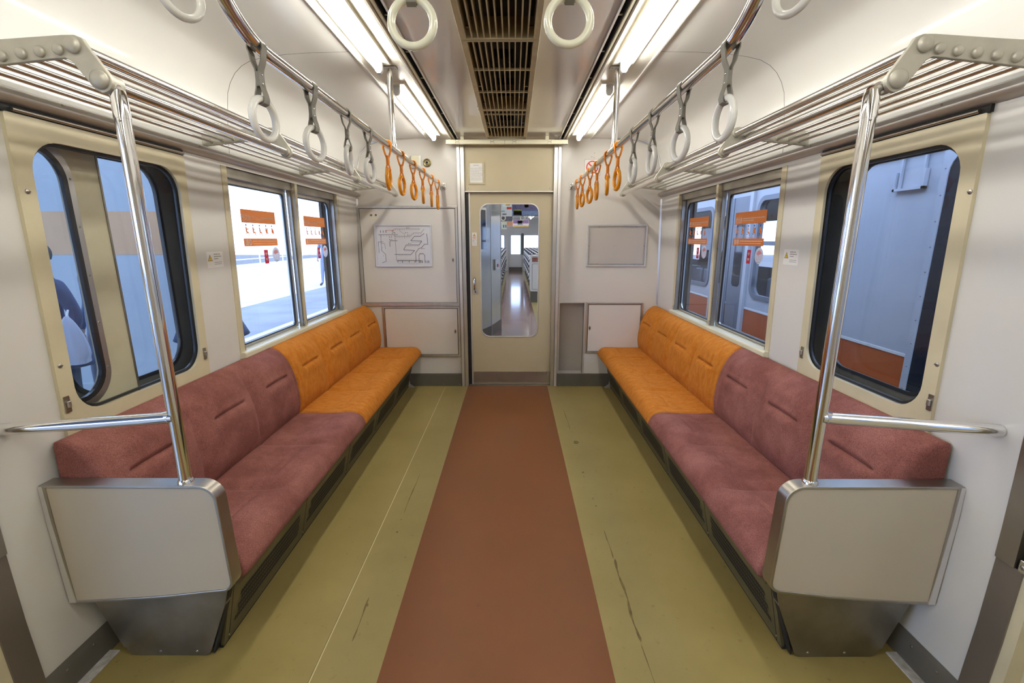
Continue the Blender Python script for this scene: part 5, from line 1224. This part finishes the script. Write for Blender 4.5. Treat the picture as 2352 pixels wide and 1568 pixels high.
# folded partition seen obliquely behind the door glass
def slab(p, q, z0, z1, th, off=0):
    d = Vector((q[0]-p[0], q[1]-p[1])).normalized(); n_ = Vector((-d.y, d.x))*th; o_ = Vector((-d.y, d.x))*off
    return MB().prism([(p[0]+o_.x, p[1]+o_.y), (q[0]+o_.x, q[1]+o_.y), (q[0]+n_.x+o_.x, q[1]+n_.y+o_.y), (p[0]+n_.x+o_.x, p[1]+n_.y+o_.y)], lambda a, t: (a[0], a[1], t), z0, z1)
M['panelgrey'] = mat('glossy_grey_laminate', (.50, .52, .53), .16, noise=.03, nscale=4, coat=.5)
fp = thing('vestibule_partition', 'glossy grey partition seen through the left of the end door glass', 'partition', (-.4, 5.9, 0))
A, B, Cc = (-.66, 5.32), (-.270, 6.35), (-.150, 6.90)
slab(A, B, .16, 2.2, .03).build('panel', 'panelgrey', fp); slab(A, B, 0, .16, .034, -.002).build('kick_board', 'base', fp)
slab(B, Cc, .16, 2.2, .03).build('door_leaf', 'panelgrey', fp); slab(B, Cc, 0, .16, .034, -.002).build('kick_board', 'base', fp)
slab((-.156, 6.87), (-.143, 6.935), 0, 2.2, .05).build('edge_post', 'steeldark', fp)
slab((-.272, 6.345), (-.268, 6.355), 0, 2.2, .03, -.004).build('joint_bead', 'alu', fp)
def along(t_): return (A[0]+(B[0]-A[0])*t_, A[1]+(B[1]-A[1])*t_)
slab(along(.45), along(.86), 1.20, 1.76, .006, -.006).build('window_frame', 'alu', fp); slab(along(.48), along(.83), 1.23, 1.73, .006, -.009).build('window_glass', 'nb_glass', fp)
bxp = slab((-.235, 6.5), (-.19, 6.72), .93, 1.08, .02, -.022).build('handle_box', 'alu', fp); slab((-.215, 6.6), (-.205, 6.65), .97, 1.01, .02, -.03).build('red_button', 'red', bxp)
# seats in the next car
M['pattern'] = None
pm_m, nt, b = _nt('patterned_moquette'); tc = nt.nodes.new('ShaderNodeTexCoord'); ck = nt.nodes.new('ShaderNodeTexChecker'); ck.inputs['Scale'].default_value = 14
ck.inputs['Color1'].default_value = (.02, .02, .05, 1); ck.inputs['Color2'].default_value = (.65, .63, .60, 1); nt.links.new(tc.outputs['Object'], ck.inputs['Vector']); nt.links.new(ck.outputs['Color'], b.inputs['Base Color']); b.inputs['Roughness'].default_value = .85
M['pattern'] = pm_m
s0 = thing('patterned_chair', 'x', 'seat', (0, 0, 0))
MB().box(-.42, .42, -.05, .40, .30, .42).build('seat_cushion', 'pattern', s0, bevel=.03)
MB().prism([(.36, .42), (.47, .42), (.55, .98), (.50, 1.04), (.45, .98)], lambda p, t: (t, p[0], p[1]), -.40, .40).build('backrest', 'pattern', s0, bevel=.02)
MB().box(-.36, .36, 0, .36, 0, .30).build('seat_base', 'base', s0)
MB().box(-.435, -.42, .05, .40, .52, .60).build('armrest', 'base', s0, bevel=.004); MB().box(.42, .435, .05, .40, .52, .60).build('armrest', 'base', s0, bevel=.004)
first = True
for side, xs, lab in ((-1, -.66, 'black and white patterned seat left of the next car aisle'), (1, .86, 'black and white patterned seat right of the next car aisle')):
    base_lab = lab
    for k in range(8):
        lab = base_lab+', %s row from here' % (['first', 'second', 'third', 'fourth', 'fifth', 'sixth', 'seventh', 'eighth'][k])
        y = 10.6+k*1.05
        if first: s0.location = (xs, y, 0); s0['label'] = lab; s0['group'] = 'patterned seats in the next car'; first = False
        else: dup(s0, (xs, y, 0), lab, 0, 'patterned seats in the next car')
# white end partition of the first seat on the right, and its mate on the left
for x0, x1, lab in ((.395, 1.30, 'white seat end partition with maroon headrest right of the next car aisle'), (-1.15, -.235, 'white seat end partition left of the next car aisle')):
    q = thing('seat_partition', lab, 'partition', ((x0+x1)/2, 10.0, 0))
    MB().plate(rrect(x0, x1, .24, .99, .05), [], lambda a, b, t: (a, 9.95+t, b), .06).build('panel', 'endwall', q, bevel=.01)
    MB().plate(rrect(x0+.05, x1-.05, .28, .84, .03), [rrect(x0+.056, x1-.056, .286, .834, .026)], lambda a, b, t: (a, 9.948, b), 0).build('door_gap', 'dark', q, recalc=False)
    MB().box(x0+.02, x1, 9.96, 10.01, 0, .24).build('kick_board', 'base', q)
    MB().box(x0+.05, x1-.05, 9.935, 9.955, .88, .975).build('headrest', 'fabric_m', q, bevel=.008)
    MB().box(x0-.01, x1, 9.94, 10.03, .99, 1.02).build('top_rail', 'aluw', q, bevel=.006)
# hanging advertisements
def ad(y, x0, x1, z0, z1, base, blocks, lab):
    t = thing('hanging_poster', lab, 'poster', ((x0+x1)/2, y, z0), 'advertising posters hanging in the next car')
    sh_ = MB().box(x0, x1, y, y+.004, z0, z1).build('sheet', mat('poster_base', tuple(min(.9, c*1.25) for c in base), .45), t)
    for (a, b, c, d, col) in blocks:
        W__, H__ = x1-x0, z1-z0
        MB().box(x0+a*W__, x0+b*W__, y-.0015, y-.0005, z0+c*H__, z0+d*H__).build('print_block', mat('poster_print', col, .45, noise=.5, nscale=60), sh_)
    MB().box(x0, x1, y-.004, y+.008, z1, z1+.012).build('poster_clip', 'alu', t)
    for xx in (x0+.02, x1-.02): MB().cyl((xx, y, z1+.01), (xx, y, 2.2), .003, 6).build('hanger_wire', 'alu', t)
ad(7.2, -.13, .012, 1.84, 2.02, (.62, .72, .76), [(.35, .8, .12, .5, (.60, .36, .05)), (.1, .9, .7, .9, (.35, .5, .6))], 'pale blue poster with a yellow block at the top of the door glass')
ad(7.25, .018, .44, 1.71, 1.96, (.10, .11, .24), [(0, 1, .04, .30, (.20, .28, .48)), (.05, .35, .05, .4, (.28, .32, .10)), (.1, .95, .42, .9, (.14, .12, .26)), (.45, .6, .5, .8, (.35, .15, .10))], 'large dark blue poster at the top right of the door glass')
ad(8.6, -.24, .012, 1.765, 1.94, (.66, .68, .68), [(.62, .98, .72, 1, (.62, .06, .05)), (.3, .6, .15, .3, (.2, .2, .25)), (.05, .5, .45, .6, (.4, .55, .6))], 'white poster with a red corner below the pale blue one')
ad(9.8, -.27, .015, 1.725, 1.83, (.05, .045, .045), [(.55, 1, 0, .8, (.10, .10, .14)), (0, .5, 0, .3, (.20, .10, .08))], 'dark poster under the white one with the red corner')
ad(10.6, .025, .39, 1.635, 1.78, (.55, .50, .55), [(.03, .98, .5, 1, (.22, .14, .30)), (.05, 1, .0, .2, (.75, .45, .12)), (.3, .6, .3, .9, (.15, .22, .25))], 'purple and white poster low on the right of the aisle')
ad(11.6, -.32, -.125, 1.60, 1.78, (.78, .74, .55), [(.1, .3, .1, .6, (.55, .35, .1)), (.5, .7, .2, .6, (.15, .3, .5)), (.8, .95, .2, .6, (.2, .2, .2))], 'cream poster with small standing figures on the left')
ad(11.6, -.115, .030, 1.665, 1.785, (.78, .28, .12), [(.3, .7, .4, .9, (.85, .45, .28)), (.05, .95, .05, .15, (.9, .7, .6))], 'orange poster beside the cream one with figures')
ad(12.8, .30, .46, 1.71, 1.82, (.80, .28, .10), [(.1, .9, .1, .3, (.85, .6, .5))], 'small orange poster beyond the purple one')
# straps and lamps in the next car
rn = random.Random(2)
for (x, y, z, r_, lab) in ((-.165, 9.4, 1.928, 70, 'white ring hanging in front of the posters on the left of the door glass'), (.225, 9.4, 1.928, 84, 'lower white ring in front of the dark blue poster'), (.180, 7.9, 2.00, 80, 'upper white ring in front of the dark blue poster')):
    dup(cs, (x, y, z), lab, radians(r_), 'strap rings in the next car')
nr = thing('hand_rail', 'chrome cross rails carrying the strap rings in the next car', 'handrail', (0, 8.6, 2.0))
MB().cyl((-1.2, 9.4, 1.93), (1.3, 9.4, 1.93), .016, 12).build('rail', 'chrome', nr, smooth=True); MB().cyl((-1.2, 7.9, 2.002), (1.3, 7.9, 2.002), .016, 12).build('rail', 'chrome', nr, smooth=True)
for s in (-1, 1):
    for k, y in enumerate((6.6, 9.2, 11.8, 14.4, 17.0)):
        dup(lamp0, (s*.62+OX, y, 2.17), 'lit tube lamp of the next car, %s row, %s from here' % ('left' if s < 0 else 'right', ['first', 'second', 'third', 'fourth', 'last'][k]), 0, 'lamps in the next car')
